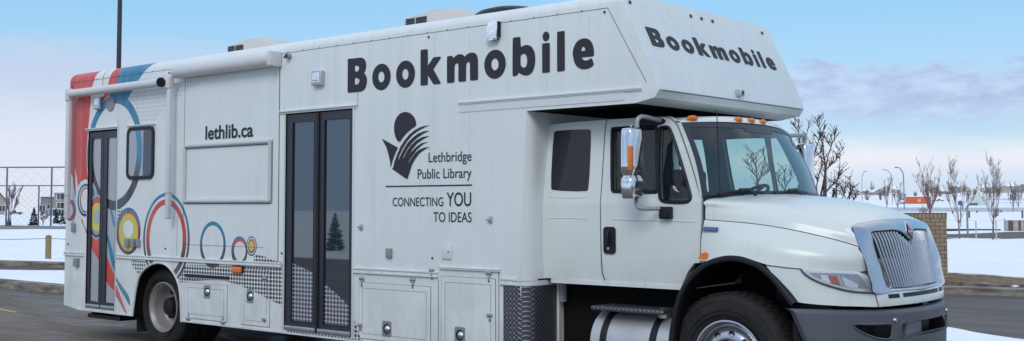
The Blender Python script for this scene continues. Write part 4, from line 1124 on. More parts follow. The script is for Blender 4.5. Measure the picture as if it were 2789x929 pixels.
# end wrap: side of the bumper running back beside the wheel
BP = P_(mb, 'front_bumper', M['bumper'], truck, 60)
def endp(m_):
    f = (lambda p: mir(p)) if m_ else (lambda p: p)
    pts = [bpt(.045, v) for v in [i/10 for i in range(11)]]
    rows = []
    for i, p in enumerate(pts):
        L = .14-.0*i; q = PY(2165+ (2200-2165)*(i/1.6 if i < 8 else 5), 841+i*22, .06)
        rows.append([f(p), f(p+Vector((-.02, -.004, 0))), f(Vector((min(p.x-.03, q.x), .05, p.z)))])
    return MB().grid(rows)
for l in opw:
    P_(MB().tube([Vector((Xb(y, z)+.0, y, z)) for y, z in l+l[:1]], .009, 6, cap=False), 'opening_lip', M['bumper'], BP, 60)
P_(MB().grid([[(Xb(y, .7)-.14, y, z) for z in (.42, .88)] for y in [.15+2.2*i/12 for i in range(13)]]), 'bumper_recess', M['blackp'], BP)
P_(MB().rbox(10.72, 10.84, .98, 1.28, .66, .80, .01), 'tow_bracket', M['grey'], BP, 40)
for sg in (-1, 1):
    y = 1.25+sg*.52; P_(MB().lathe([(.016, .012), (.02, .0), (.02, -.01)], (Xb(y, .834), y, .834), 'X', 12, cap=True), 'bumper_bolt', M['silver'], BP, 60)
    y = 1.25+sg*.06; P_(MB().tube([(10.78, y-.03, .935), (10.84, y-.03, .935), (10.84, y+.03, .935), (10.78, y+.03, .935)], .013, 6), 'tow_pin', M['grey'], BP, 60)
P_(MB().box(10.2, 10.45, .55, 1.95, .80, .98), 'front_crossmember', M['blackp'])
# --- wheels
def wheel(name, c, r, w, front, label=None):
    """c = centre of the outer sidewall plane"""
    cx, cy, cz = c
    W = P_(MB().lathe([(.30, .035), (.325, .010), (.36, -.004), (r-.07, -.012), (r-.035, -.002), (r-.012, .02), (r, .045), (r, w-.045), (r-.02, w-.01), (r-.07, w), (.30, w-.03)], c, 'Y', 56), name, M['rubber'], truck, 60, label)
    mb = MB()
    for k in range(44):      # tread blocks
        a = 2*math.pi*k/44; 
        for (w0, w1, sh) in ((.03, w*.36, 0), (w*.40, w*.62, .07), (w*.66, w-.03, 0)):
            p = []
            for (rr_, da, yy) in ((r-.002, 0, w0), (r-.002, .10, w0), (r+.007, 0, w0), (r+.007, .10, w0), (r-.002, 0, w1), (r-.002, .10, w1), (r+.007, 0, w1), (r+.007, .10, w1)):
                an = a+da+sh; p.append((cx+rr_*math.cos(an), cy+yy, cz+rr_*math.sin(an)))
            mb.add(p, [(0, 1, 3, 2), (4, 6, 7, 5), (2, 3, 7, 6), (0, 2, 6, 4), (1, 5, 7, 3)])
    P_(mb, 'tyre_tread', M['rubber'], W)
    # sidewall lettering ridges
    mb = MB()
    for rr_ in (.345, .375, r-.06): mb.lathe([(rr_-.004, -.006), (rr_, -.014), (rr_+.004, -.006)], c, 'Y', 56)
    P_(mb, 'sidewall_ridge', M['rubber'], W, 60)
    if front:
        RM = P_(MB().lathe([(.302, .03), (.300, .006), (.288, .004), (.280, .012), (.262, .022), (.250, .05), (.246, .075), (.236, .070), (.225, .040), (.205, .020), (.175, .012), (.15, .010), (.146, .012), (.145, .03), (.13, .03)], c, 'Y', 56), 'rim', M['polish'], W, 50)
        P_(MB().lathe([(.146, .028), (.12, .024), (.115, .0), (.085, -.03), (.075, -.06), (.04, -.068), (.001, -.07)], c, 'Y', 32), 'hub_cap', M['silver'], RM, 50)
        for k in range(10):
            a = 2*math.pi*(k+.25)/10; q = (cx+.20*math.cos(a), cy, cz+.20*math.sin(a))
            P_(MB().lathe([(.026, .0165), (.019, .012), (.019, .05)], q, 'Y', 14).lathe([(.0185, .018), (.001, .018)], q, 'Y', 14), 'hand_hole', M['blackp'], RM, 50)
            a += math.pi/10; q = (cx+.143*math.cos(a), cy, cz+.143*math.sin(a))
            P_(MB().lathe([(.001, -.028), (.013, -.024), (.016, .02)], q, 'Y', 6), 'wheel_nut', M['blackp'], RM)
    else:
        RM = P_(MB().lathe([(.302, .03), (.300, .002), (.288, .0), (.282, .012), (.262, .03), (.250, .06), (.246, .16), (.225, .19), (.18, .20), (.12, .20)], c, 'Y', 56), 'rim', M['rim'], W, 50)
        P_(MB().lathe([(.13, .20), (.11, .12), (.10, .07), (.05, .06), (.001, .06)], c, 'Y', 28), 'hub_cap', M['blackp'], RM, 50)
        for k in range(8):
            a = 2*math.pi*(k+.3)/8; q = (cx+.155*math.cos(a), cy, cz+.155*math.sin(a))
            P_(MB().lathe([(.001, .14), (.015, .145), (.018, .2)], q, 'Y', 6), 'wheel_nut', M['blackp'], RM)
            a += math.pi/8; q = (cx+.21*math.cos(a), cy, cz+.21*math.sin(a))
            P_(MB().lathe([(.026, .190), (.001, .190)], q, 'Y', 12), 'hand_hole', M['blackp'], RM)
    return W
wheel('front_wheel', (9.755, .19, .505), .505, .29, True)
wheel('rear_wheel', (onY(445, 841, .13).x, .12, .47), .47, .27, False)
wheel('rear_wheel', (onY(445, 841, .13).x, .44, .47), .47, .27, False)
for (c, r) in (((9.755, 2.31, .505), .505), ((onY(445, 841, .13).x, 2.38, .47), .47)):
    W = P_(MB().lathe([(.28, -.03), (r-.05, -.0), (r, -.04), (r, -.24), (r-.05, -.28), (.28, -.25)], c, 'Y', 40), 'rear_wheel' if c[0] < 5 else 'front_wheel', M['rubber'], truck, 50)
    P_(MB().lathe([(.29, -.03), (.25, -.10), (.001, -.10)], c, 'Y', 32), 'rim', M['rim'], W, 50)
# --- chassis, tank, step, flap
mb = MB()
for y in (.82, 1.60): mb.box(.8, 10.7, y, y+.08, .66, .92)
for x in (2.15, 9.75): mb.tube([(x, .35, .47), (x, 2.15, .47)], .07, 10)
mb.box(8.1, 10.4, .95, 1.55, .50, 1.02); mb.box(9.6, 10.6, .7, 1.8, .95, 1.5)
P_(mb, 'chassis_frame', M['under'])
P_(MB().box(7.93, 9.45, .50, .56, .35, 1.03), 'battery_box', M['under'])
ty = .43; tr = .275
zt3 = onY(1640, 838, ty).z; tx0 = onY(1607, 895, ty-tr*.9).x; tx1 = onY(1831, 900, ty-tr*.9).x
tc = zt3-tr
TK = P_(MB().lathe([(.001, .02), (tr*.9, 0), (tr, .02), (tr, tx1-tx0-.02), (tr*.9, tx1-tx0), (.001, tx1-tx0-.02)], (tx0, ty, tc), 'X', 40), 'fuel_tank', M['tank'], truck, 40)
for px in (1641, 1775):
    xs_ = onY(px, 890, ty-tr).x; P_(MB().lathe([(tr+.002, -.032), (tr+.008, -.030), (tr+.008, .030), (tr+.002, .032)], (xs_, ty, tc), 'X', 40), 'tank_strap', M['blackp'], TK, 50)
cc = onY(1811, 842, ty-.10); P_(MB().lathe([(.055, -.03), (.055, .04), (.045, .05), (.001, .05)], (cc.x, cc.y, zt3-.005), 'Z', 8), 'fuel_cap', M['silver'], TK, 30)
a = onY(1602, 832, .12); c = onY(1800, 838, .12)
ST = P_(MB().rbox(a.x, c.x, .15, .46, zt3+.005, zt3+.042, .01), 'tank_step', M['plate'], TK, 40)
bt = onY(1531, 790, .45); P_(MB().lathe([(.045, -.10), (.045, .07)], (bt.x, .45, bt.z), 'Z', 16, cap=True), 'air_filter', M['grey'], truck, 50)
P_(MB().lathe([(.2, 0), (.24, .03), (.24, .5), (.2, .53)], (8.2, .75, .55), 'X', 24, cap=True), 'air_tank', M['under'], truck, 50)
fx = onY(357, 870, .12).x
P_(MB().box(1.60, 1.615, .10, .72, .14, .60), 'mud_flap', M['rubber'])
a = onY(243, 857, .10); c = onY(331, 868, .10); P_(MB().box(a.x, c.x, .08, .45, .25, .30).box(a.x+.05, a.x+.09, .1, .4, .28, .40).box(c.x-.09, c.x-.05, .1, .4, .28, .40), 'entry_step', M['blackp'])
# ================================================================== setting
def struct(o): o['kind'] = 'structure'; return o
def snowmat(name, grass=False, veg=0.):
    m, b = newmat(name); P, x, y, z = pos()
    n1 = noise_(P, .35, 5); n2 = noise_(P, 3., 4)
    c = mixc(sstep(n1, .3, .7), (.90, .93, .97), (.96, .97, .99))
    n3 = noise_(comb(x*1., y*1., 0.), .9, 6, .65)
    if grass:
        # distance from the far kerb line, brown dead grass and mud showing near it on the right
        dline = (y-KY0)-(x-KX0)*KS
        edge = sstep(dline+(n3-.5)*4., 4.0, 3.0)*sstep(x, -6., 2.)
        gr = mixc(sstep(noise_(P, 5., 6, .7), .35, .65), (.085, .045, .016), (.25, .165, .075))
        mud = mixc(sstep(noise_(P, 3., 6, .7), .35, .65), (.035, .02, .014), (.20, .14, .09)); mud = mixc(sstep(noise_(comb(x*1.2, y*4., 2.), 1.6, 5, .6), .60, .66), mud, (.75, .78, .82))
        g2 = mixc(sstep(dline+(n3-.5)*1.6, 1.4, 2.1), mud, gr)
        c = mixc(edge, c, g2)
        pat = sstep(noise_(comb(x*.5, y*.8, 0.), 1., 6, .7), .66, .70)*sstep(x, 3., 7.)
        c = mixc(pat, c, (.30, .20, .11))
        c = mixc(sstep(noise_(comb(x*.8, y*.15, 0.), 1.3, 6, .7), .66, .76)*.5, c, (.55, .56, .58))
    if veg:
        dx_ = x-CAM.x; dy_ = y-CAM.y; dd = E.m('SQRT', dx_*dx_+dy_*dy_)+(noise_(P, .05, 3)-.5)*14.
        rt = sstep(dx_*_vx.x*1.+dy_*_vy.x*1., 5., 15.)
        c = mixc(sstep(dd, 200., 206.)*sstep(dd, 285., 275.)*rt*.8, c, (.40, .41, .44))
        c = mixc(sstep(dd, 116., 118.)*sstep(dd, 126., 123.)*rt*.2, c, (.42, .38, .34))
        c = mixc(sstep(noise_(comb(x*.03, y*.03, 0.), 1., 6, .7), .56, .62)*veg*sstep(dd, 280., 330.), c, (.34, .33, .33))
    setin(b, 'Base Color', c); setin(b, 'Roughness', .75); bump(b, noise_(P, 1.3, 6)+noise_(P, 9., 4)*.25, .6, .12)
    return m
# kerb lines on the ground, from the picture
a = G(90, 714.5, .12); c = G(2700, 787, .12)
KX0, KY0 = a.x, a.y; KS = (c.y-a.y)/(c.x-a.x)
kfar = lambda x: KY0+(x-KX0)*KS
m, b = newmat('wet_asphalt'); P, x, y, z = pos()
n1 = noise_(comb(x*.35, y*1.4, 0.), 1., 6, .6); n2 = noise_(P, 60., 3); n3 = noise_(comb(x*.5, y*2.2, 3.), .8, 4, .6, 1.)
c = mixc(sstep(n1, .3, .7), (.098, .068, .048), (.195, .152, .118)); c = mixc(sstep(n3, .50, .60)*.8, c, (.045, .042, .050)); c = mixc(sstep(noise_(comb(x*.25, y*3., 7.), 1.2, 5, .6), .56, .66)*.6, c, (.22, .19, .16)); c = mixc((n2-.4)*.5, c, (.26, .23, .21))
vo = E.nt.nodes.new('ShaderNodeTexVoronoi'); vo.feature = 'DISTANCE_TO_EDGE'; vo.inputs['Scale'].default_value = .33
wv_ = noise_(P, 1.1, 4); E.nt.links.new(comb(x+wv_*1.2, y+wv_*1.2, 0.).v, vo.inputs['Vector'])
c = mixc(sstep(E(vo.outputs['Distance']), .012, .004)*.6, c, (.03, .028, .028))
setin(b, 'Base Color', c); setin(b, 'Roughness', .85-sstep(n3, .48, .62)*.45); bump(b, n2, .35, .01); M['asphalt'] = m
m, b = newmat('road_asphalt'); P, x, y, z = pos()
n1 = noise_(comb(x*.25, y*1.2, 0.), 1., 6, .6); n2 = noise_(P, 55., 3)
c = mixc(sstep(n1, .3, .7), (.074, .061, .056), (.135, .114, .100)); c = mixc(sstep(noise_(comb(x*.4, y*2., 1.), 1., 4), .52, .64)*.6, c, (.05, .047, .055)); c = mixc((n2-.4)*.5, c, (.24, .22, .21))
setin(b, 'Base Color', c); setin(b, 'Roughness', .75); bump(b, n2, .3, .01); M['road'] = m
m, b = newmat('dirty_concrete'); P, x, y, z = pos(); n = noise_(comb(x*1.2, y*1.2, z*6.), 1.5, 6, .65)
setin(b, 'Base Color', mixc(sstep(n, .35, .65), (.12, .10, .08), (.31, .285, .245))); setin(b, 'Roughness', .85); bump(b, noise_(P, 40., 3), .3, .01); M['concrete'] = m
m, b = newmat('gutter_dirt'); P, x, y, z = pos(); n = noise_(P, 4., 6, .7)
setin(b, 'Base Color', mixc(n, (.05, .035, .028), (.16, .13, .11))); setin(b, 'Roughness', .9); M['gutter'] = m
M['snow'] = snowmat('snow_cover'); M['snowgrass'] = snowmat('snow_over_grass', True); M['snowfar'] = snowmat('far_snow', veg=.8)
# terrain: one sheet out to the horizon; level near the lot, rising slowly to the right
def Tz(x, y):
    dx, dy = x-CAM.x, y-CAM.y; d = math.hypot(dx, dy)
    fwd = Vector((_vx.z, _vy.z)).normalized(); side = dx*fwd.y-dy*fwd.x   # >0 to the right of the view
    w = max(0, min(1, (side/d+.12)/.24)) if d > 1 else .5; w = w*w*(3-2*w)
    if dx*fwd.x+dy*fwd.y < 0: w = .0
    base = .02 if y < -16.5 else -.25 if d < 30 else (-.25+.37*min(1, (d-30)/25))
    def pw(pts):
        for (a, b_), (c_, e) in zip(pts, pts[1:]):
            if d <= c_: return b_+(e-b_)*max(0, (d-a)/(c_-a))
        return pts[-1][1]
    R_ = pw([(0, 0), (150, 0), (380, 1.6), (700, 8.3), (1200, 13), (2000, 14)])
    L_ = pw([(0, 0), (150, 0), (235, .0), (420, -4.5), (2000, -8)])
    return base+R_*w+L_*(1-w)
mb = MB(); rings = [0.5, 8, 16, 24, 32, 40, 48, 56, 66, 80, 100, 130, 160, 200, 235, 270, 310, 350, 400, 460, 530, 600, 700, 850, 1000, 1300, 2000]
rows = []
for r in rings:
    row = []
    for k in range(144):
        a = 2*math.pi*k/144; X_, Y_ = CAM.x+r*math.cos(a), CAM.y+r*math.sin(a); z_ = Tz(X_, Y_)
        if r > 60: z_ += .0008*r*noise.noise(Vector((X_*.012, Y_*.012, 0)))
        row.append((X_, Y_, z_))
    rows.append(row)
mb.grid(rows, closed=True); g = struct(mb.build('ground', M['snowfar'], None, 60, up=True))
# parking lot and road
pl = struct(MB().add([(-60, -16, 0), (60, -16, 0), (60, 3.4, 0), (-60, 3.4, 0)], [(0, 1, 2, 3)]).build('parking_lot', M['asphalt'], up=True))
rn = [G(0, 755.6, .1), G(177, 744, .1)]
road = MB().add([(-30, 3.6, .004), (70, 3.6, .004), (70, kfar(70)-.1, .004), (-30, kfar(-30)-.1, .004)], [(0, 1, 2, 3)])
struct(road.build('road', M['road'], up=True))
# median strip with kerb and snow
mfar = [(-60, 2.9+3.6), (-24, 5.2), (-13.5, 5.3), (-12.5, 6.2), (-6, 6.6), (4, 7.7), (8.2, 8.35)]
tri = [G(2587, 892, .13), G(2620, 898, .13), (G(2650, 905, .13)), G(2700, 913, .13), G(2789, 926, .13)]
mfar = [(-60, 4.0), (-30, 4.3), (-14.5, 4.9), (-12.6, 5.6), (-11.6, 6.4), (-8, 6.9), (0, 7.4), (tri[0].x-.3, tri[0].y+.1)]+[(p.x, p.y) for p in tri]+[(11.2, 6.2), (13, 4.9), (16, 3.75)]
near = [(-60, 3.72), (16, 3.72)]
loop = [(near[0])]+[near[1]]+mfar[::-1]
def T1(px, py, z): p = G(px, py, z); return (p.x, p.y)
mb = MB().prism([chaikin(loop, 1)], lambda u, v: (u, v, .135), lambda u, v: (u, v, 0.0))
# puff the snow a little with a grid-like top
struct(mb.build('snow_strip', M['snow']))
struct(MB().box(-60, 16, 3.40, 3.58, -.02, .15).build('kerb', M['concrete']))
struct(MB().box(-60, 16, 3.55, 3.75, -.02, .146).build('kerb', M['concrete']))
# far kerb, gutter
def ribbon(fn, x0, x1, o0, o1, z0, z1, n=60):
    rows = []
    for i in range(n+1):
        x_ = x0+(x1-x0)*i/n; rows.append([(x_, fn(x_)+o0, z0), (x_, fn(x_)+o0, z1), (x_, fn(x_)+o1, z1), (x_, fn(x_)+o1, z0)])
    return MB().grid(rows)
struct(ribbon(kfar, -30, 70, -.16, .14, .0, .13).build('kerb', M['concrete']))
struct(MB().grid([[(x_, kfar(x_)-.16, .008), (x_, kfar(x_)-.62, .008)] for x_ in [-30+2*i for i in range(51)]]).build('gutter', M['gutter'], up=True))
struct(MB().grid([[(x_, kfar(x_)+.14, .126), (x_, kfar(x_)+.62, .122)] for x_ in [-30+2*i for i in range(51)]]).build('pavement', M['concrete'], up=True))
# snow field beyond it, fine enough to carry small lumps
mb = MB(); rows = []
for j in range(110):
    v = (j/109.)**1.6; row = []
    for i in range(150):
        x_ = -60+95*i/149.; y_ = kfar(x_)+.58+v*52
        fl_ = max(0., min(1., (38-v*52)/10)); hgt = .13+fl_*.08*noise.noise(Vector((x_*.5, y_*.5, 0)))+fl_*.05*noise.noise(Vector((x_*1.7, y_*1.7, 3)))
        if j == 0: hgt = .115
        row.append((x_, y_, (max(.118, hgt+.03) if j else hgt) if j < 109 else .09))
    rows.append(row)
struct(mb.grid(rows).build('snow_field', M['snowgrass'], None, 60, up=True))
# cross street on the right with its low retaining wall
def gpoly(name, pts, z, mat): 
    q = [T1(px, py, z) for px, py in pts]; return struct(MB().prism([q], lambda u, v: (u, v, z), lambda u, v: (u, v, z), back=False, sides=False).build(name, mat, up=True))
gpoly('side_street', [(1500, 639), (2480, 637), (2600, 637.5), (2700, 634), (2735, 632), (2900, 628), (2900, 651), (2700, 651), (2600, 650), (2480, 651), (1500, 653)], .170, M['road'])
gpoly('side_street', [(-40, 613), (230, 617), (230, 622.5), (-40, 623)], .170, M['road'])
# near edge of far snow: pale grey roads
def arc_band(d0, d1, az0, az1, dz, mat, name):
    rows = []
    for k in range(41):
        px = az0+(az1-az0)*k/40; dr = ray(px, 560); dr.z = 0; dr.normalize()
        rows.append([(CAM.x+dr.x*d, CAM.y+dr.y*d, Tz(CAM.x+dr.x*d, CAM.y+dr.y*d)+dz) for d in (d0, (d0+d1)/2, d1)])
    return struct(MB().grid(rows).build(name, mat, up=True))
M['farroad'] = simple('far_slush_road', (.52, .53, .57), .8, var=.2, vscale=.15)

# ------------------------------------------------------------------ things in the setting
def T(name, label, cat_, p, group=None): return thing(name, label, cat_, p, group)
# yellow paint line
a = G(0, 842, .006); c = G(43, 851, .006); d = (c-a).normalized(); nrm = Vector((-d.y, d.x, 0))*.05
a2 = a-d*3
mb = MB().add([a2+nrm, c+nrm, c-nrm, a2-nrm], [(0, 1, 2, 3)]); o = mb.build('parking_line', simple('worn_yellow_paint', (.42, .33, .12), .8, var=.5, vscale=6), up=True); struct(o)
# lamp post behind the bookmobile
base = G(313, 742, 0.10)
lp_ = T('lamp_post', 'dark tall lamp post rising behind the rear roof of the bookmobile', 'lamp post', base)
blk = simple('dark_bronze_pole', (.035, .03, .035), .5)
for (mb, nm) in ((MB().tube([base+Vector((0, 0, .1)), base+Vector((0, 0, 9.5))], [.062, .05], 12), 'pole'), (MB().rbox(base.x-.18, base.x+.18, base.y-.18, base.y+.18, base.z-.15, base.z+.12, .02), 'pole_base'), (MB().rbox(base.x-.05, base.x+.75, base.y-.16, base.y+.16, base.z+9.42, base.z+9.55, .03), 'lamp_head')):
    o = mb.build(nm, blk, lp_, 50)
# brick wall
m, b = newmat('tan_brick'); P, x, y, z = obco()
br = E.nt.nodes.new('ShaderNodeTexBrick'); br.offset = .5
E.nt.links.new(comb(x, z, 0.).v, br.inputs['Vector'])
br.inputs['Scale'].default_value = 1.; br.inputs['Brick Width'].default_value = .175; br.inputs['Row Height'].default_value = .083; br.inputs['Mortar Size'].default_value = .006; br.inputs['Bias'].default_value = 0.
br.inputs['Color1'].default_value = (.30, .225, .15, 1); br.inputs['Color2'].default_value = (.39, .30, .205, 1); br.inputs['Mortar'].default_value = (.07, .055, .045, 1)
c = mixc((noise_(P, 3., 5, .65)-.3)*.45, E(br.outputs['Color']), (.20, .16, .12))
setin(b, 'Base Color', c); setin(b, 'Roughness', .85)
bump(b, 1-E(br.outputs['Fac'])+noise_(P, 60., 3)*.3, .5, .01); M['brick'] = m
m, b = newmat('tan_brick_cap'); P, x, y, z = obco()
br = E.nt.nodes.new('ShaderNodeTexBrick'); br.offset = 0.
E.nt.links.new(comb(x, z, 0.).v, br.inputs['Vector'])
br.inputs['Scale'].default_value = 1.; br.inputs['Brick Width'].default_value = .075; br.inputs['Row Height'].default_value = .5; br.inputs['Mortar Size'].default_value = .007
br.inputs['Color1'].default_value = (.31, .235, .16, 1); br.inputs['Color2'].default_value = (.39, .31, .215, 1); br.inputs['Mortar'].default_value = (.07, .055, .045, 1)
setin(b, 'Base Color', E(br.outputs['Color'])); setin(b, 'Roughness', .85); M['brickcap'] = m
wb = G(2582, 764, .13); vdir = Vector((wb.x-CAM.x, wb.y-CAM.y, 0)).normalized(); wdir = Vector((vdir.y, -vdir.x, 0))
if (wdir.x*(wb.x-CAM.x)+0) < -1e9: wdir = -wdir
left = Vector((-vdir.y, vdir.x, 0))
depth_w = (wb-CAM).dot(Vector((_vx.z, _vy.z, _vz.z)))
ztw = atD(2576, 580, depth_w).z
ang = math.atan2(-left.y, -left.x)
WL = thing('brick_wall', 'tan brick wall standing behind the chrome grille with a soldier course on top', 'wall', (wb.x+left.x*2.5, wb.y+left.y*2.5, 0)); WL.rotation_euler = (0, 0, ang)
def local(mb, name, mat, parent, smooth=None):
    o = mb.build(name, mat, None, smooth); o.parent = parent; return o
Lw = 2.5
local(MB().box(-Lw-1, Lw, 0, .32, .05, ztw-.115), 'wall', M['brick'], WL)
local(MB().box(-Lw-1.01, Lw+.01, -.012, .332, ztw-.113, ztw), 'wall_cap', M['brickcap'], WL)
# wooden bollards
M['wood'] = simple('weathered_wood', (.30, .20, .11), .85, var=.3, vscale=6)
M['wooddark'] = simple('old_timber', (.16, .12, .09), .85, var=.3, vscale=6)
def bollard(px, py, hpx, r, label, grp, mat='wood', z=None):
    d_ = None; p = G(px, py, .13 if z is None else z); dep = (p-CAM).dot(Vector((_vx.z, _vy.z, _vz.z)))
    h = hpx*dep/F; t = thing('wooden_bollard', label, 'bollard', p, grp)
    o = MB().lathe([(r, -.1), (r, h-.03), (r*.9, h-.008), (r*.5, h)], (0, 0, 0), 'Z', 14, cap=True).build('post', M[mat], None, 50); o.parent = t
    o = MB().lathe([(r*.55, h-.002), (.001, h+.014)], (0, 0, 0), 'Z', 14).build('snow_cap', M['wood'] if hpx > 40 else M['snow'], None, 50); o.parent = t
    return t, h
bo, hb = bollard(131, 706, 65, .085, 'round brown wooden bollard standing in the snow left of the bookmobile', 'wooden bollards in the snow')
# cable strung along the bollards
pb = Vector(bo.location)+Vector((0, 0, hb*.87))
Lc = pb+Vector((-9, -1.2, .02)); Rc = pb+Vector((9, 4.2, .0))
def sag(a, c, s, n=14): return [a.lerp(c, i/n)-Vector((0, 0, s*4*(i/n)*(1-i/n))) for i in range(n+1)]
mb = MB().tube(sag(Lc, pb, .10)+sag(pb, Rc, .10)[1:], .009, 4)
o = mb.build('cable', simple('steel_cable', (.12, .12, .13), .5)); tag(o, 'thin sagging cable strung from the wooden bollard over the snow', 'cable')
rb = [(2640, 594.5, 20, 'beside the hooked grey post'), (2712, 594, 22, 'behind the young tree with the pale stake'), (2785, 595.5, 22, 'nearest the right edge of the view'), (2595, 586, 13, 'just left of the blue sign'), (2661, 584.5, 11, 'short one right of the hooked grey post'), (2727, 584, 12, 'small and far, right of the staked tree'), (2427, 579, 9, 'dark one above the brick wall cap'), (2463, 578, 8, 'dark one under the tallest street lamp')]
for px, py, hp, lb in rb: bollard(px, py, hp, .10 if hp > 15 else .12, 'distant timber bollard in the snow, '+lb, 'timber bollards along the far path', 'wooddark', z=.14)
# ball-court fence on the left
M['fmetal'] = simple('dull_galvanised_steel', (.16, .17, .19), .5, .4)
def fence(name, label, x0px, x1px, ybase, ztop, posts, r, mesh=True):
    pa = G(x0px, ybase, .2); pb_ = G(x1px, ybase-.0, .2); t = thing(name, label, 'fence', (pa+pb_)/2)
    off = -((pa+pb_)/2)
    for px in posts:
        p = G(px, ybase, .2)+off; o = MB().tube([p-Vector((0, 0, .2)), Vector((p.x, p.y, ztop))], r*1.3, 6).build('fence_post', M['fmetal'], None, 60); o.parent = t
    a_, c_ = pa+off, pb_+off
    o = MB().tube([Vector((a_.x, a_.y, ztop-.0)), Vector((c_.x, c_.y, ztop))], r, 6).build('top_rail', M['fmetal'], None, 60); o.parent = t
    mb = MB(); L = (c_-a_).length; n = int(L/.9); 
    for i in range(n+1):    # diagonal wires of the chain link, widely spaced so they stay real wires
        u = i/n; p = a_.lerp(c_, u); q = a_.lerp(c_, min(1, u+ztop/L))
        mb.tube([Vector((p.x, p.y, .0)), Vector((q.x, q.y, ztop if u+ztop/L <= 1 else ztop*(1-u)*L/ztop))], .004, 3, cap=False)
        q = a_.lerp(c_, max(0, u-ztop/L)); mb.tube([Vector((p.x, p.y, .0)), Vector((q.x, q.y, ztop if u-ztop/L >= 0 else ztop*u*L/ztop))], .004, 3, cap=False)
    o = mb.build('wire_mesh', M['fmetal']); o.parent = t
    return t
fence('tall_court_fence', 'tall grey chain link court fence on the left with posts and a top rail', -250, 420, 619, 4.15, (-110, 16, 138, 265, 390), .05)
fence('low_court_fence', 'lower grey chain link fence with three posts behind the tall one', -250, 420, 616, 2.95, (-60, 23, 104, 185, 270), .045)
pa = G(-250, 624, .2); pb_ = G(420, 622, .2)
o = MB().grid([[(p.x, p.y, .0), (p.x, p.y, .36), (p.x-.4, p.y+.25, .36)] for p in (pa, pb_)]).build('court_edging', simple('grey_board', (.22, .22, .24), .8, var=.2, vscale=.8)); tag(o, 'low grey board edging running along the foot of the court fence', 'edging')
# reddish low retaining wall
qa, qb = T1(2570, 630.5, .15), T1(2726, 626.5, .15)
mb = MB(); d = (Vector((*qb, 0))-Vector((*qa, 0))); nrm = Vector((-d.y, d.x, 0)).normalized()*.5
if nrm.dot(Vector((qa[0]-CAM.x, qa[1]-CAM.y, 0))) < 0: nrm = -nrm
A_, B2 = Vector((*qa, 0)), Vector((*qb, 0)); hh = .26
mb.add([A_, B2, B2+nrm, A_+nrm, A_+Vector((0, 0, hh+.04)), B2+Vector((0, 0, hh-.06)), B2+nrm+Vector((0, 0, hh-.06)), A_+nrm+Vector((0, 0, hh+.04))], [(0, 1, 5, 4), (1, 2, 6, 5), (2, 3, 7, 6), (3, 0, 4, 7), (4, 5, 6, 7)])
o = mb.build('retaining_wall', simple('dark_red_block', (.085, .045, .04), .9, var=.4, vscale=3)); tag(o, 'low dark red retaining wall beyond the cross street on the right', 'retaining wall')
# picket fence at the right edge
p0 = G(2736, 630, .15); p1 = G(2850, 629, .15); dep = (p0-CAM).dot(Vector((_vx.z, _vy.z, _vz.z))); hF = 30*dep/F
PF = thing('picket_fence', 'small pale picket fence with brown panels at the right edge', 'fence', p0)
dv = (p1-p0); L = dv.length; dn = dv.normalized()
Mr = Matrix.Rotation(math.atan2(dn.y, dn.x), 4, 'Z')
pk = simple('pale_picket', (.34, .31, .29), .8); pkb = simple('brown_gate_board', (.13, .08, .055), .8)
for i in range(34):
    u = L*i/33.; o = MB().box(u-.02, u+.02, -.02, .02, 0, hF*(1 if i else 1.15), M=Mr).build('picket', pk); o.parent = PF
for (u0, u1) in ((.12, .26), (.44, .50)): o = MB().box(L*u0*.75, L*u1*.75, -.05, -.025, .02, hF*.98, M=Mr).build('gate_panel', pkb); o.parent = PF
o = MB().box(0, L, -.03, .03, hF*.8, hF*.86, M=Mr).box(0, L, -.03, .03, .08, .14, M=Mr).build('rail', pk); o.parent = PF
# blue sign
fwd3 = Vector((_vx.z, _vy.z, _vz.z))
def stand(px, ybase, zb_=.14): 
    p = G(px, ybase, zb_); return p, (p-CAM).dot(fwd3)
p, dp = stand(2617, 618)
SG = thing('blue_sign', 'small square blue sign on a thin post among bare trees', 'sign', p)
zt_s = atD(2617, 547, dp).z-p.z; hs = 12*dp/F
Mr = Matrix.Rotation(math.atan2(vdir.y, vdir.x)+math.pi/2, 4, 'Z')
o = MB().tube([(0, 0, 0), (0, 0, zt_s-.02)], .03, 6).build('post', M['fmetal']); o.parent = SG
o = MB().rbox(-hs/2, hs/2, -.07, -.03, zt_s-hs, zt_s, .01, M=Mr).build('sign_panel', simple('faded_blue_sign', (.10, .13, .42), .5)); o.parent = SG
# hooked grey pipe
p, dp = stand(2636, 649)
HP = thing('hooked_post', 'grey pipe post with a short arm hooked to the right', 'post', p)
zt_h = atD(2636, 556, dp).z-p.z; wv = -left; a_w = 24*dp/F
pts = [Vector((0, 0, -.1)), Vector((0, 0, zt_h*.85)), Vector((0, 0, zt_h*.93))+wv*.03, Vector((0, 0, zt_h))+wv*a_w*.3, Vector((0, 0, zt_h))+wv*a_w]
o = MB().tube(cat(pts, 4), .045, 8).build('pipe', simple('grey_painted_pipe', (.30, .31, .33), .5), None, 60); o.parent = HP
o = MB().tube([pts[-1]-wv*.3, pts[-1]+wv*.05], .06, 8).build('lamp_head', M['fmetal'], None, 60); o.parent = HP
for (px, yb, ht, lb) in ((2659, 652, 50, 'thin pale stake beside the left young tree'), (2714, 655, 56, 'thin pale stake beside the right young tree')):
    p, dp = stand(px, yb); o = MB().tube([p-Vector((0, 0, .1)), p+Vector((0, 0, ht*dp/F))], .03, 6).build('tree_stake', simple('pale_stake', (.5, .46, .40), .8)); o.location = (0, 0, 0); tag(o, lb, 'stake', 'stakes beside the young trees')
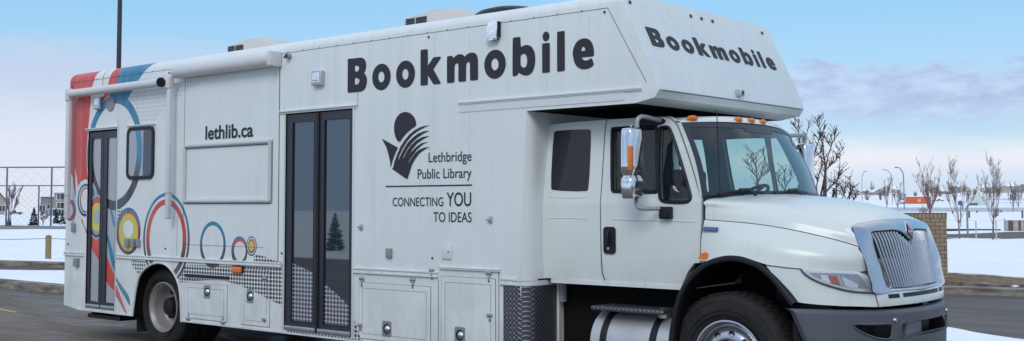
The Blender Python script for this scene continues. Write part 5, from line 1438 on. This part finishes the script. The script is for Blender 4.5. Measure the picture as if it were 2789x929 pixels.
# street lamps
for i, (px, yb, yt, hx, lb) in enumerate(((2349, 562, 466, 13, 'street lamp left of the other two, arm curving right'), (2431, 571, 462, -22, 'middle street lamp, arm curving left'), (2463, 578, 455, -20, 'tallest street lamp, just left of the orange container'))):
    p, dp = stand(px, max(yb, 569)); zt = atD(px, yt, dp).z-p.z; s_ = dp/F
    t = thing('street_lamp', lb, 'street lamp', p, 'grey street lamps on the far road')
    pts = [Vector((0, 0, -.5)), Vector((0, 0, zt*.72)), Vector((0, 0, zt*.88))+wv*hx*s_*.12, Vector((0, 0, zt*.97))+wv*hx*s_*.42, Vector((0, 0, zt))+wv*hx*s_*.8]
    o = MB().tube(cat(pts, 5), .095, 6).build('pole', M['fmetal'], None, 60); o.parent = t
    o = MB().tube([pts[-1], pts[-1]+wv*hx*s_*.3-Vector((0, 0, .1))], [.10, .16], 6).build('lamp_head', M['fmetal'], None, 60); o.parent = t
# orange container
def far_at(px, ybase):
    """point on the terrain seen at that pixel"""
    dr = ray(px, ybase); best = None
    for k in range(40, 1500):
        t_ = k/F*1.0; p = CAM+dr*t_
        if p.z <= Tz(p.x, p.y): return p, (p-CAM).dot(fwd3)
    return p, (p-CAM).dot(fwd3)
p, dp = far_at(2500, 557)
CN = thing('shipping_container', 'bright orange shipping container with snow on its roof', 'container', (p.x, p.y, p.z)); s_ = dp/F
Wc = 66*s_; Hc = 21*s_; CN.rotation_euler = (0, 0, math.atan2(-left.y, -left.x))
m, b = newmat('orange_corrugated'); P, x, y, z = obco(); w_ = E.m('SINE', x*9.)
setin(b, 'Base Color', mixc((noise_(P, .8, 4)-.3)*.6, (.62, .13, .05), (.45, .12, .06))); setin(b, 'Roughness', .6); bump(b, w_, .5, .1)
local(MB().box(-Wc/2, Wc/2, 0, Hc, .0, Hc), 'container_body', m, CN)
local(MB().rbox(-Wc/2, Wc/2, 0, Hc, Hc, Hc+.22, .08), 'roof_snow', M['snow'], CN); local(MB().box(0, .9, -.03, .0, Hc*.28, Hc*.72), 'door_plate', simple('faded_plate', (.55, .40, .33), .7), CN)
local(MB().box(-Wc/2-1.6, -Wc/2-.1, .2, Hc*.8, -.5, Hc*.28), 'steps', M['fmetal'], CN)
# white quonset shed
p, dp = far_at(2662, 560); s_ = dp/F
QS = thing('arched_shed', 'pale arched shed standing right of the blue sign', 'shed', (p.x, p.y, p.z)); QS.rotation_euler = (0, 0, math.atan2(-left.y, -left.x)); w2 = 22*s_; h2 = 29*s_
arc = [(-w2, 0), (-w2, h2*.45)]+[(-w2*math.cos(math.pi*i/10), h2*.45+h2*.55*math.sin(math.pi*i/10)) for i in range(1, 10)]+[(w2, h2*.45), (w2, 0)]
local(MB().prism([arc], lambda u, v: (u, 0, v), lambda u, v: (u, 12, v)), 'shed_shell', simple('pale_green_cladding', (.55, .62, .60), .7, var=.1), QS, 30)
local(MB().box(-w2*.35, w2*.35, -.04, -.0, 0, h2*.42), 'shed_door', simple('shed_door_grey', (.48, .54, .54), .7), QS)
# houses
wallcols = [(.30, .31, .27), (.33, .27, .21), (.46, .44, .40), (.24, .27, .29), (.40, .33, .27), (.50, .50, .48), (.22, .22, .22)]
wm_ = [simple('siding_%s' % n_, c_, .8, var=.08) for n_, c_ in zip(('olive', 'brown', 'cream', 'slate', 'tan', 'white', 'charcoal'), wallcols)]
winm = simple('dark_house_window', (.05, .06, .07), .2, var=0); trim = simple('white_trim', (.7, .7, .7), .6, var=0); roofdark = simple('dark_shingle', (.07, .06, .06), .9)
def house(p, w, d, h, rh, ang_, mat, label, windows=((-.25, .6), (.25, .6)), gable=True, snow=True, name='house', group=None):
    t = thing(name, label, 'house', p, group); t.rotation_euler = (0, 0, ang_)
    mb = MB().box(-w/2, w/2, 0, d, -1.5, h)
    if gable: mb.add([(-w/2, 0, h), (w/2, 0, h), (0, 0, h+rh), (-w/2, d, h), (w/2, d, h), (0, d, h+rh)], [(0, 1, 2), (3, 5, 4)])
    local(mb, 'wall', mat, t)
    e = .35
    if gable:
        mb = MB()
        for sg in (-1, 1):
            mb.add([(sg*(w/2+e), -e, h-e*rh/(w/2)), (0, -e, h+rh), (0, d+e, h+rh), (sg*(w/2+e), d+e, h-e*rh/(w/2)), (sg*(w/2+e), -e, h-e*rh/(w/2)+.25), (0, -e, h+rh+.28), (0, d+e, h+rh+.28), (sg*(w/2+e), d+e, h-e*rh/(w/2)+.25)], [(0, 1, 2, 3), (7, 6, 5, 4), (0, 4, 5, 1), (3, 2, 6, 7), (0, 3, 7, 4)])
        local(mb, 'roof', M['snow'] if snow else roofdark, t)
        local(MB().tube([(-(w/2+e), -e-.02, h-e*rh/(w/2)), (0, -e-.02, h+rh), ((w/2+e), -e-.02, h-e*rh/(w/2))], .12, 4), 'barge_board', roofdark, t)
    else:
        mb = MB(); a_, b3 = (w/2+e), (d/2+e); q = d/2
        mb.add([(-a_, -e, h), (a_, -e, h), (a_, d+e, h), (-a_, d+e, h), (-w*.18, q, h+rh), (w*.18, q, h+rh)], [(0, 1, 5, 4), (1, 2, 5), (2, 3, 4, 5), (3, 0, 4), (3, 2, 1, 0)]); local(mb, 'roof', M['snow'] if snow else roofdark, t)
    for (u, v) in windows:
        x_, z_ = u*w, v*h
        f_ = local(MB().box(x_-.55, x_+.55, -.06, -.0, z_-.6, z_+.6), 'window', trim, t)
        o = MB().box(x_-.45, x_-.04, -.075, -.055, z_-.5, z_+.5).box(x_+.04, x_+.45, -.075, -.055, z_-.5, z_+.5).build('pane', winm); o.parent = f_
    return t
angv = math.atan2(-left.y, -left.x)
def view_ang(p): v = Vector((p.x-CAM.x, p.y-CAM.y, 0)).normalized(); return math.atan2(-v.x, v.y)
# left: two storey pair beyond the court
p, dp = far_at(128, 584); s_ = dp/F
house(p, 34*s_, 8, 48*s_, 6*s_, view_ang(p), wm_[3], 'blue grey two storey house left of the brown one, seen through the court fence', ((.2, .42), (-.35, .35)), gable=False)
p, dp = far_at(167, 585); s_ = dp/F
house(p, 38*s_, 9, 60*s_, 7*s_, view_ang(p), wm_[1], 'brown two storey house with white framed windows next to the rear of the bookmobile', ((-.12, .82), (.22, .82), (-.1, .42), (.2, .42)), gable=False)
p, dp = far_at(150, 588); s_ = dp/F
house(p, 34*s_, 5, 18*s_, 2*s_, view_ang(p), wm_[6], 'dark low garage with snow on its flat roof in front of the two storey houses', ((-.2, .5), (.2, .5)), gable=False, name='garage')
p, dp = far_at(-6, 585); s_ = dp/F
house(p, 34*s_, 9, 42*s_, 22*s_, view_ang(p), wm_[4], 'tan gabled house cut by the left edge of the view', ((.3, .4), (-.1, .4)), gable=True)
random.seed(11)
sites = [(2330, 533, 30), (2362, 529, 24), (2395, 532, 26), (2545, 526, 26), (2575, 530, 34), (2603, 523, 22), (2625, 520, 26), (2686, 520, 30), (2703, 527, 34), (2736, 522, 26), (2752, 516, 22), (2768, 524, 30), (2786, 518, 26), (2440, 525, 26), (2415, 522, 22)]
lbs = ['far snow roofed house behind the bare shrubs at the left of the hillside', 'second far snow roofed house from the left on the hillside', 'far house with snow roof behind the left pair of street lamps', 'far house with snow roof right of the orange container', 'wide pale far house behind the big bare shrub', 'small far house in the upper row above the wide pale one', 'far snow roofed house just above the blue sign', 'far house on the rise right of the arched shed', 'far house with dark gable behind the right young tree', 'far house right of the right young tree, lower row', 'tiny dark gabled house highest on the rise', 'far wide house below the tiny dark gabled one', 'far house cut by the right edge of the view', 'far house behind the middle street lamp', 'small far house in the upper row left of the middle street lamp']
for k, ((px, yb, wp), lb) in enumerate(zip(sites, lbs)):
    p, dp = far_at(px, yb); s_ = dp/F
    house(p, wp*s_, 10, 9*s_, 8*s_, view_ang(p)+random.uniform(-.3, .3), wm_[(k*3+5) % 7], lb, ((-.25, .5), (.25, .5)), gable=(k % 3 != 1), group='houses on the far snowy rise')
# parked vehicles far away
def far_car(px, yb, wpx, col_, label, pick=False):
    p, dp = far_at(px, yb); s_ = dp/F; L = wpx*s_; t = thing('parked_car', label, 'car', (p.x, p.y, p.z), 'cars parked far away'); t.rotation_euler = (0, 0, view_ang(p))
    H = L*.34
    pr = [(-L/2, H*.25), (-L/2, H*.55), (-L*.30, H*.62), (-L*.16, H), (L*.12, H), (L*.24, H*.6), (L/2, H*.55), (L/2, H*.25)]
    if pick: pr = [(-L/2, H*.25), (-L/2, H*.55), (-L*.28, H*.6), (-L*.18, H), (L*.02, H), (L*.05, H*.58), (L/2, H*.58), (L/2, H*.25)]
    local(MB().prism([pr], lambda u, v: (u, 0, v), lambda u, v: (u, 1.8, v)), 'body', simple('car_paint_%s' % label.split()[0], col_, .3), t)
    local(MB().prism([[(-L*.25, H*.64), (-L*.15, H*.94), (L*.0, H*.94), (L*.03, H*.64)]], lambda u, v: (u, -.02, v), lambda u, v: (u, 0, v)), 'window', winm, t)
    for u in (-.3, .3):
        local(MB().lathe([(H*.22, -.03), (H*.22, .2)], (u*L, 0, H*.22), 'Y', 14, cap=True), 'wheel', M['rubber'], t)
far_car(42, 585, 36, (.09, .09, .10), 'grey pickup truck parked beyond the court fence', True)
far_car(2322, 561, 30, (.5, .48, .46), 'pale car parked behind the hood near the first street lamp'); far_car(2362, 562, 28, (.06, .06, .07), 'black car parked under the first street lamp')
far_car(2560, 549, 22, (.35, .22, .16), 'brown truck parked right of the orange container', True)
# ------------------------------------------------------------------ vegetation
bark = simple('reddish_grey_bark', (.20, .15, .14), .9, var=.3, vscale=12)
bark2 = simple('purple_brown_bark', (.11, .065, .06), .85, var=.3, vscale=20)
barkfar = simple('hazy_bark', (.20, .165, .17), .9, var=.2)
def branches(rng, start, dirv, length, r, depth, mb, twig, spread=.6, upb=.25, kids=(3, 5), minr=.0):
    pts = [start]; d = dirv.normalized(); n_ = 5
    for i in range(n_):
        d = (d+Vector((rng.uniform(-1, 1), rng.uniform(-1, 1), rng.uniform(-.3, 1)*upb*2))*.13).normalized(); pts.append(pts[-1]+d*length/n_)
    rs = [max(minr, r*(1-.72*i/n_)) for i in range(n_+1)]
    mb.tube(pts, rs, 5 if depth > 1 else 3, cap=False)
    if depth <= 0: return
    for k in range(rng.randint(*kids)):
        u = rng.uniform(.25, .98); i = min(n_-1, int(u*n_)); p = pts[i].lerp(pts[i+1], u*n_-i)
        a = rng.uniform(0, 2*math.pi); base_d = (pts[i+1]-pts[i]).normalized(); side = Vector((math.cos(a), math.sin(a), 0))
        nd = (base_d+side*spread*rng.uniform(.6, 1.2)+Vector((0, 0, upb))).normalized()
        branches(rng, p, nd, length*rng.uniform(.40, .62), rs[i]*.52, depth-1, mb, twig, spread, upb, kids, minr)
def bare_tree(p, h, tr, label, seed, mat, spread=.45, depth=4, group=None, name='bare_tree', multi=1, minr=.006, trunkf=.33, kids=(3, 5)):
    rng = random.Random(seed); t = thing(name, label, 'tree', p, group)
    mbt = MB(); top = Vector((rng.uniform(-.03, .03)*h, rng.uniform(-.03, .03)*h, h*trunkf))
    mbt.tube([(0, 0, -.2), (top*.5), top], [tr*1.15, tr, tr*.85], 8); o = mbt.build('trunk', mat, None, 60); o.parent = t
    mb = MB()
    branches(rng, top, Vector((0, 0, 1)), h*(1-trunkf)*.92, tr*.62, depth-1, mb, None, spread, .35, kids, minr)
    for k in range(4+multi):
        a = 2*math.pi*k/(4+multi)+rng.uniform(-.4, .4); st = Vector((0, 0, 0)).lerp(top, rng.uniform(.65, 1.))
        branches(rng, st, Vector((math.cos(a)*spread*1.3, math.sin(a)*spread*1.3, 1)), h*rng.uniform(.45, .66)*(1-trunkf*.6), tr*.42, depth-1, mb, None, spread, .35, kids, minr)
    o = mb.build('crown', mat); o.parent = t; return t
def tree_px(px, yb, yt, trpx, label, seed, mat=bark, z=.14, minpx=.55, terr=False, **k):
    if terr: p, dp = far_at(px, yb)
    else: p = G(px, yb, z); dp = (p-CAM).dot(fwd3)
    s_ = dp/F; return bare_tree(p, (yb-yt)*s_, trpx*s_/2, label, seed, mat, minr=minpx*s_/2, **k)
tree_px(2614, 652, 486, 4.2, 'young bare tree with the blue sign behind its branches', 3, spread=.36, minpx=.28, depth=5, kids=(4, 5), group='bare young trees')
tree_px(2704, 654, 476, 5, 'young bare tree beside the right pale stake, fullest crown on the right', 15, spread=.38, minpx=.28, depth=5, kids=(4, 5), group='bare young trees')
tree_px(2534, 588, 468, 8, 'wide reddish bare tree rising behind the brick wall', 8, mat=simple('reddish_twigs', (.22, .13, .12), .9), spread=.33, minpx=.28, depth=5, trunkf=.12, multi=4, kids=(3, 5), group='bare young trees')
for k, (px, yb, yt, w, lb) in enumerate(((2414, 579, 492, 3, 'slender bare tree between the first two street lamps'), (2446, 577, 515, 2.6, 'small bare tree between the middle and tallest street lamps'), (2377, 565, 505, 2.6, 'bare grey tree right of the first street lamp'), (2758, 582, 517, 2.6, 'thin bare tree near the right edge, left of the last one'), (2773, 576, 515, 2.6, 'thin bare tree closest to the right edge'), (2400, 556, 518, 2.5, 'far bare tree just left of the slender one'))):
    tree_px(px, yb, yt, w, lb, 20+k, mat=barkfar, spread=.28, minpx=.45, group='far bare trees', trunkf=.25)
p, dp = far_at(10, 598); tree_px(30, 612, 512, 2., 'bare tree at the left behind the court fence', 41, mat=barkfar, spread=.3, minpx=.9, trunkf=.3, group='bare trees on the left')
tree_px(118, 612, 578, 3, 'small bare shrub between the snowy spruces', 42, mat=barkfar, spread=.6, minpx=.9, trunkf=.2, group='bare trees on the left')
# snowy spruces beyond the fence
ndl = simple('dark_spruce_needles', (.035, .05, .045), .9, var=.3); 
def spruce(px, yb, yt, wpx, label, seed, at=None):
    rng = random.Random(seed); p = G(px, yb, .14); dp = (p-CAM).dot(fwd3); s_ = dp/F; h = (yb-yt)*s_; w = wpx*s_/2
    if at: p, h, w = at
    t = thing('snowy_spruce', label, 'spruce', p, 'small snowy spruces'); o = MB().tube([(0, 0, -.1), (0, 0, h*.95)], [.05, .01], 6).build('trunk', bark); o.parent = t
    mb = MB(); ms = MB()
    for k in range(240):
        u = rng.random()**.8; z_ = h*(.04+.94*u); rr_ = w*(1-u)**.85*rng.uniform(.55, 1.1); a = rng.uniform(0, 6.283)
        c_ = Vector((math.cos(a), math.sin(a), 0)); sd = Vector((-c_.y, c_.x, 0)); root = Vector((0, 0, z_)); tip = root+c_*(rr_+.03)-Vector((0, 0, rr_*.25)); wd = .05+rr_*.22
        q = [root, root.lerp(tip, .6)+sd*wd, tip, root.lerp(tip, .6)-sd*wd]; tgt = ms if rng.random() < .32 else mb; up_ = Vector((0, 0, .02))
        tgt.add([v+(up_ if tgt is ms else Vector((0, 0, 0))) for v in q], [(0, 1, 2, 3)])
        dn_ = Vector((0, 0, -wd)); mb.add([root, tip, root.lerp(tip, .6)+dn_], [(0, 1, 2)])
    o = mb.build('foliage', ndl); o.parent = t; o = ms.build('snow', M['snow']); o.parent = t
# a small spruce beside the lot, mirrored in the entry door glass
spruce_at = Vector((-18.1, -20., 0.))
spruce(92, 614, 563, 34, 'snowy spruce left of the others, in front of the blue grey house', 1); spruce(153, 609, 566, 24, 'snowy spruce left of the one touching the bookmobile edge', 2); spruce(170, 611, 568, 24, 'snowy spruce closest to the rear edge of the bookmobile', 3); spruce(24, 616, 588, 16, 'tiny snowy spruce at the far left behind the fence', 4)
spruce(0, 640, 600, 20, 'small dark spruce mirrored in the right pane of the centre entry door', 5, (spruce_at, 1.45, .46))
# hazy far shrubs
def shrub(px, yb, yt, wpx, label, seed, mat=barkfar):
    rng = random.Random(seed); p, dp = far_at(px, yb); s_ = dp/F; h = (yb-yt)*s_; t = thing('far_bare_shrub', label, 'shrub', p, 'hazy bare shrubs far away')
    mb = MB()
    for k in range(26):
        a = rng.uniform(0, 6.283); rr_ = wpx*s_/2*rng.random(); q = Vector((math.cos(a)*rr_, math.sin(a)*rr_, 0)); hh_ = h*rng.uniform(.55, 1)*(1-.3*rr_/(wpx*s_/2))
        pts = [q*.3, q*.7+Vector((0, 0, hh_*.5)), q*1.0+Vector((rng.uniform(-1, 1)*h*.05, 0, hh_))]; mb.tube(pts, [.9*s_/2, .7*s_/2, .3*s_/2], 3, cap=False)
        for j in range(3): a2 = pts[1].lerp(pts[2], rng.random()); mb.tube([a2, a2+Vector((rng.uniform(-1, 1)*h*.12, rng.uniform(-1, 1)*h*.12, h*.18))], .5*s_/2, 3, cap=False)
    o = mb.build('twigs', mat); o.parent = t; o2 = MB().tube([(0, 0, -.5), (0, 0, h*.4)], s_, 4).build('stem', mat); o2.parent = t
for k, (px, yb, yt, wp, lb) in enumerate(((2362, 545, 510, 22, 'hazy bare shrub right beside the first street lamp'), (2398, 545, 516, 16, 'dense dark shrub between the first two street lamps'), (2455, 545, 518, 34, 'hazy low shrub behind the tallest street lamp'), (2494, 536, 521, 18, 'dark far shrub showing above the orange container'), (2560, 535, 515, 20, 'hazy shrub right of the reddish bare tree'), (2655, 530, 512, 14, 'hazy shrub above the arched shed'), (2715, 590, 560, 26, 'brown low shrub at the foot of the right young tree'), (2515, 590, 556, 34, 'brown low shrub left of the wide reddish tree'))): shrub(px, yb, yt, wp, lb, 60+k, barkfar)
# near tree behind the hood, main limbs as seen, each with its own depth
def near_tree(label, limbs, D0, base_px, seed, name='budding_tree', rpx=4.2, leaf=None):
    rng = random.Random(seed); bp_ = CAM+ray(base_px, 560)*(D0/F); root = Vector((bp_.x, bp_.y, .13)); t = thing(name, label, 'tree', root)
    toc = Vector((vdir.x, vdir.y, 0)); s_ = D0/F
    mb = MB(); crown = MB(); bud = crown
    crown_pt = Vector((0, 0, .55))
    mb.tube([(0, 0, -.15), (0, 0, .3), crown_pt], [.075, .06, .055], 8)
    for L, w0 in limbs:
        dj = rng.uniform(-.5, .5); pts = []
        for i, (a, c_) in enumerate(L):
            px, py = 2130+a/3.3, 300+c_/3.3
            q = CAM+ray(px, py)*((D0+dj*(i+1)/len(L))/F)-root; pts.append(q)
        pts = cat(pts, 4); n_ = len(pts); r0 = w0*s_/2
        crown.tube(pts, [r0*.70*(1-.70*i/n_) for i in range(n_)], 6, cap=True)
        if w0 > 4.5: mb.tube([crown_pt, crown_pt.lerp(pts[0], .5)+Vector((0, 0, .02)), pts[0]], [.05, .045, r0], 6)
        for k in range(int(n_*1.5)):
            i = rng.randint(1, n_-2); d = (pts[i+1]-pts[i]).normalized(); sd = Vector((rng.uniform(-1, 1), rng.uniform(-1, 1), .5)).normalized()
            e_ = pts[i]+(d*.5+sd).normalized()*rng.uniform(.05, .22); crown.tube([pts[i], (pts[i]+e_)/2+d*.01, e_], [.006, .005, .003], 4)
            bud.lathe([(.001, -.010), (.008, 0), (.001, .014)], tuple(e_), 'Z', 5)
        for k in range(2, n_, 2): bud.lathe([(.001, -.014), (r0*.9*(1-.6*k/n_)+.006, 0), (.001, .014)], tuple(pts[k]), 'Z', 5)
    o = mb.build('trunk', bark2, None, 60); o.parent = t
    o = crown.build('branches', bark2, None, 60); o.parent = t
    if leaf:
        q = CAM+ray(*leaf)*(D0/F)-root; lf = MB(); 
        for k in range(5):
            a = k*1.25; lf.add([q, q+Vector((.05*math.cos(a), .03, .05*math.sin(a))), q+Vector((.03*math.cos(a+.6), -.02, .07*math.sin(a+.6)))], [(0, 1, 2)])
        o = lf.build('red_leaf', simple('withered_red_leaf', (.35, .03, .03), .7)); o.parent = t
    return t
limbs = [([(350, 760), (375, 640), (388, 540), (378, 440), (370, 330), (364, 200)], 8), ([(362, 330), (345, 200), (320, 110), (332, 45)], 4), ([(388, 540), (425, 505), (480, 450), (520, 385), (552, 338)], 5), ([(392, 520), (412, 420), (440, 330), (470, 250), (490, 165)], 4.6),
 ([(265, 560), (268, 470), (300, 370), (330, 270), (362, 200), (400, 128)], 6), ([(165, 420), (155, 300), (150, 200), (148, 85)], 4.6), ([(150, 200), (120, 150), (100, 115)], 3), ([(180, 290), (215, 230), (255, 90)], 3.4), ([(378, 765), (430, 690), (490, 640), (515, 560), (522, 400)], 5.5), ([(490, 790), (488, 700), (505, 600), (545, 540)], 4.6),
 ([(600, 830), (612, 720), (606, 600)], 4.4), ([(575, 815), (620, 740), (645, 690), (658, 700)], 4.4), ([(625, 835), (650, 790), (680, 735)], 3.6), ([(308, 700), (330, 580), (360, 500), (352, 430), (310, 380)], 4.6), ([(570, 790), (532, 690), (470, 660), (420, 620)], 4), ([(265, 470), (255, 380), (262, 300)], 3.2), ([(440, 330), (405, 280), (385, 240)], 3), ([(440, 330), (442, 215)], 3),
 ([(470, 700), (480, 780)], 5), ([(330, 640), (280, 560), (290, 490)], 3.4), ([(480, 450), (540, 270)], 2.6), ([(540, 800), (570, 700), (574, 600)], 3.6), ([(300, 410), (350, 380), (355, 375)], 2.6)]
near_tree('budding bare tree with one red leaf showing behind the far mirror and hood', limbs, 20., 2240, 5, leaf=(2217, 372))
limbs2 = [([(-210, 830), (-225, 640), (-235, 500), (-230, 400)], 6), ([(-222, 660), (-180, 560), (-160, 430), (-175, 350)], 4.5), ([(-230, 600), (-290, 520), (-310, 440)], 4), ([(40, 830), (30, 700), (20, 600), (35, 500)], 5), ([(30, 700), (70, 620), (85, 540)], 3.6), ([(30, 720), (-30, 640), (-55, 560)], 3.6), ([(-235, 500), (-270, 420), (-262, 380)], 3), ([(-200, 600), (-130, 560), (-110, 500)], 3)]
near_tree('bare tree seen through the cab windows behind the windshield', limbs2, 19., 2085, 9)

# ================================================================== sky, sun, camera
w = bpy.data.worlds.new('World'); scene.world = w; w.use_nodes = True; nt = w.node_tree; E.nt = nt
bg = nt.nodes['Background']
sky = nt.nodes.new('ShaderNodeTexSky'); sky.sky_type = 'NISHITA'; sky.sun_disc = False
SUN_AZ, SUN_EL = math.radians(-62), math.radians(38)   # direction to the sun measured from +X
sky.sun_elevation = SUN_EL; sky.sun_rotation = math.pi/2-SUN_AZ; sky.air_density = 1.2; sky.dust_density = 1.5
tc = nt.nodes.new('ShaderNodeTexCoord'); sp = nt.nodes.new('ShaderNodeSeparateXYZ'); nt.links.new(tc.outputs['Generated'], sp.inputs[0])
X, Y, Z = E(sp.outputs[0]), E(sp.outputs[1]), E(sp.outputs[2]); Dv = E(tc.outputs['Generated'])
el = E.m('ARCSINE', Z)*57.2958
faz = math.atan2(_vy.z, _vx.z)
rx, ry = math.sin(faz), -math.cos(faz)
az = E.m('ARCTAN2', X*rx+Y*ry, X*math.cos(faz)+Y*math.sin(faz))*57.2958     # degrees to the right of the view
nA = noise_(comb(az*.16, el*.55, 0.), 1., 6, .6); nB = noise_(comb(az*.5, el*1.3, 5.), 1., 6, .6); nC = noise_(Dv, 3., 6, .6)
def scale(c, k):
    v = E.nt.nodes.new('ShaderNodeVectorMath'); v.operation = 'SCALE'; E.nt.links.new(c.v, v.inputs[0]); v.inputs['Scale'].default_value = k; return E(v.outputs[0])
skyc = scale(E(sky.outputs[0]), .12)
# clear part: bright cyan blue, paler to the horizon
clear = mixc(sstep(el, 3., 11.), (.47, .74, 1.0), (.30, .64, 1.0))
clear = mixc(sstep(el, 12., 40.), clear, (.34, .62, 1.0))
c = mixc(.75, skyc, clear)
right = sstep(az, -2., 12.)
# left haze bank
hb_ = sstep(el+(nA-.5)*2.6+(nB-.5)*.8, 8.4, 6.2)*(1-right)
c = mixc(hb_*.9, c, mixc(sstep(el+(nA-.5)*2., 2.5, 6.5), (.78, .82, .93), (.58, .66, .85)))
# horizon glow band
lowb = sstep(el+(nA-.5)*2., 3.8, 2.0)
c = mixc(lowb*right*.85, c, mixc(sstep(el, .9, 2.4), (.68, .78, .94), (.90, .90, .97)))
# mauve bank on the right
bk = sstep(el+(nB-.5)*2.6+(nA-.5)*1.8, 3.4, 4.6)*sstep(el+(nB-.5)*2.6+(nA-.5)*2.4, 6.9, 6.2)*right
c = mixc(bk*.8, c, mixc(sstep(nB, .3, .7), (.43, .50, .76), (.58, .73, .96)))
# broken bright overcast higher up and behind the camera
oc = sstep(el, 13., 32.)*sstep(nC, .38, .58)
c = mixc(oc*.9, c, (1.02, 1.04, 1.08))
# behind and beside the camera: pale grey cloud down to the horizon with blue breaks
behind = sstep(E.m('ABSOLUTE', az), 50., 80.)
bc = mixc(sstep(noise_(Dv, 2.2, 6, .6), .44, .62), (.32, .52, .84), (.72, .75, .80))
c = mixc(behind*.85, c, bc)
nt.links.new(c.v, bg.inputs[0]); bg.inputs[1].default_value = 1.0
sd = bpy.data.lights.new('sun', 'SUN'); sd.energy = 1.15; sd.angle = math.radians(25); sd.color = (1, .96, .9)
so = bpy.data.objects.new('sun', sd); COL.objects.link(so)
dirn = Vector((math.cos(SUN_EL)*math.cos(SUN_AZ), math.cos(SUN_EL)*math.sin(SUN_AZ), math.sin(SUN_EL)))
so.rotation_euler = dirn.to_track_quat('Z', 'Y').to_euler(); so.location = (0, -20, 30)
cd = bpy.data.cameras.new('camera'); co = bpy.data.objects.new('camera', cd); COL.objects.link(co)
R3 = Matrix((( _vx.x, -_vx.y, -_vx.z), (_vy.x, -_vy.y, -_vy.z), (_vz.x, -_vz.y, -_vz.z)))
co.matrix_world = Matrix.Translation(CAM) @ R3.to_4x4()
cd.sensor_fit = 'HORIZONTAL'; cd.sensor_width = 36.; cd.lens = F/IW*36.; cd.shift_x = (IW/2-CX)/IW; cd.shift_y = -(IH/2-CY)/IW
cd.clip_start = .1; cd.clip_end = 6000
scene.camera = co
scene.view_settings.view_transform = 'Standard'; scene.view_settings.look = 'None'; scene.view_settings.exposure = 0.; scene.view_settings.gamma = 1.
scene.render.engine = 'CYCLES'
scene.cycles.max_bounces = 8; scene.cycles.transparent_max_bounces = 12
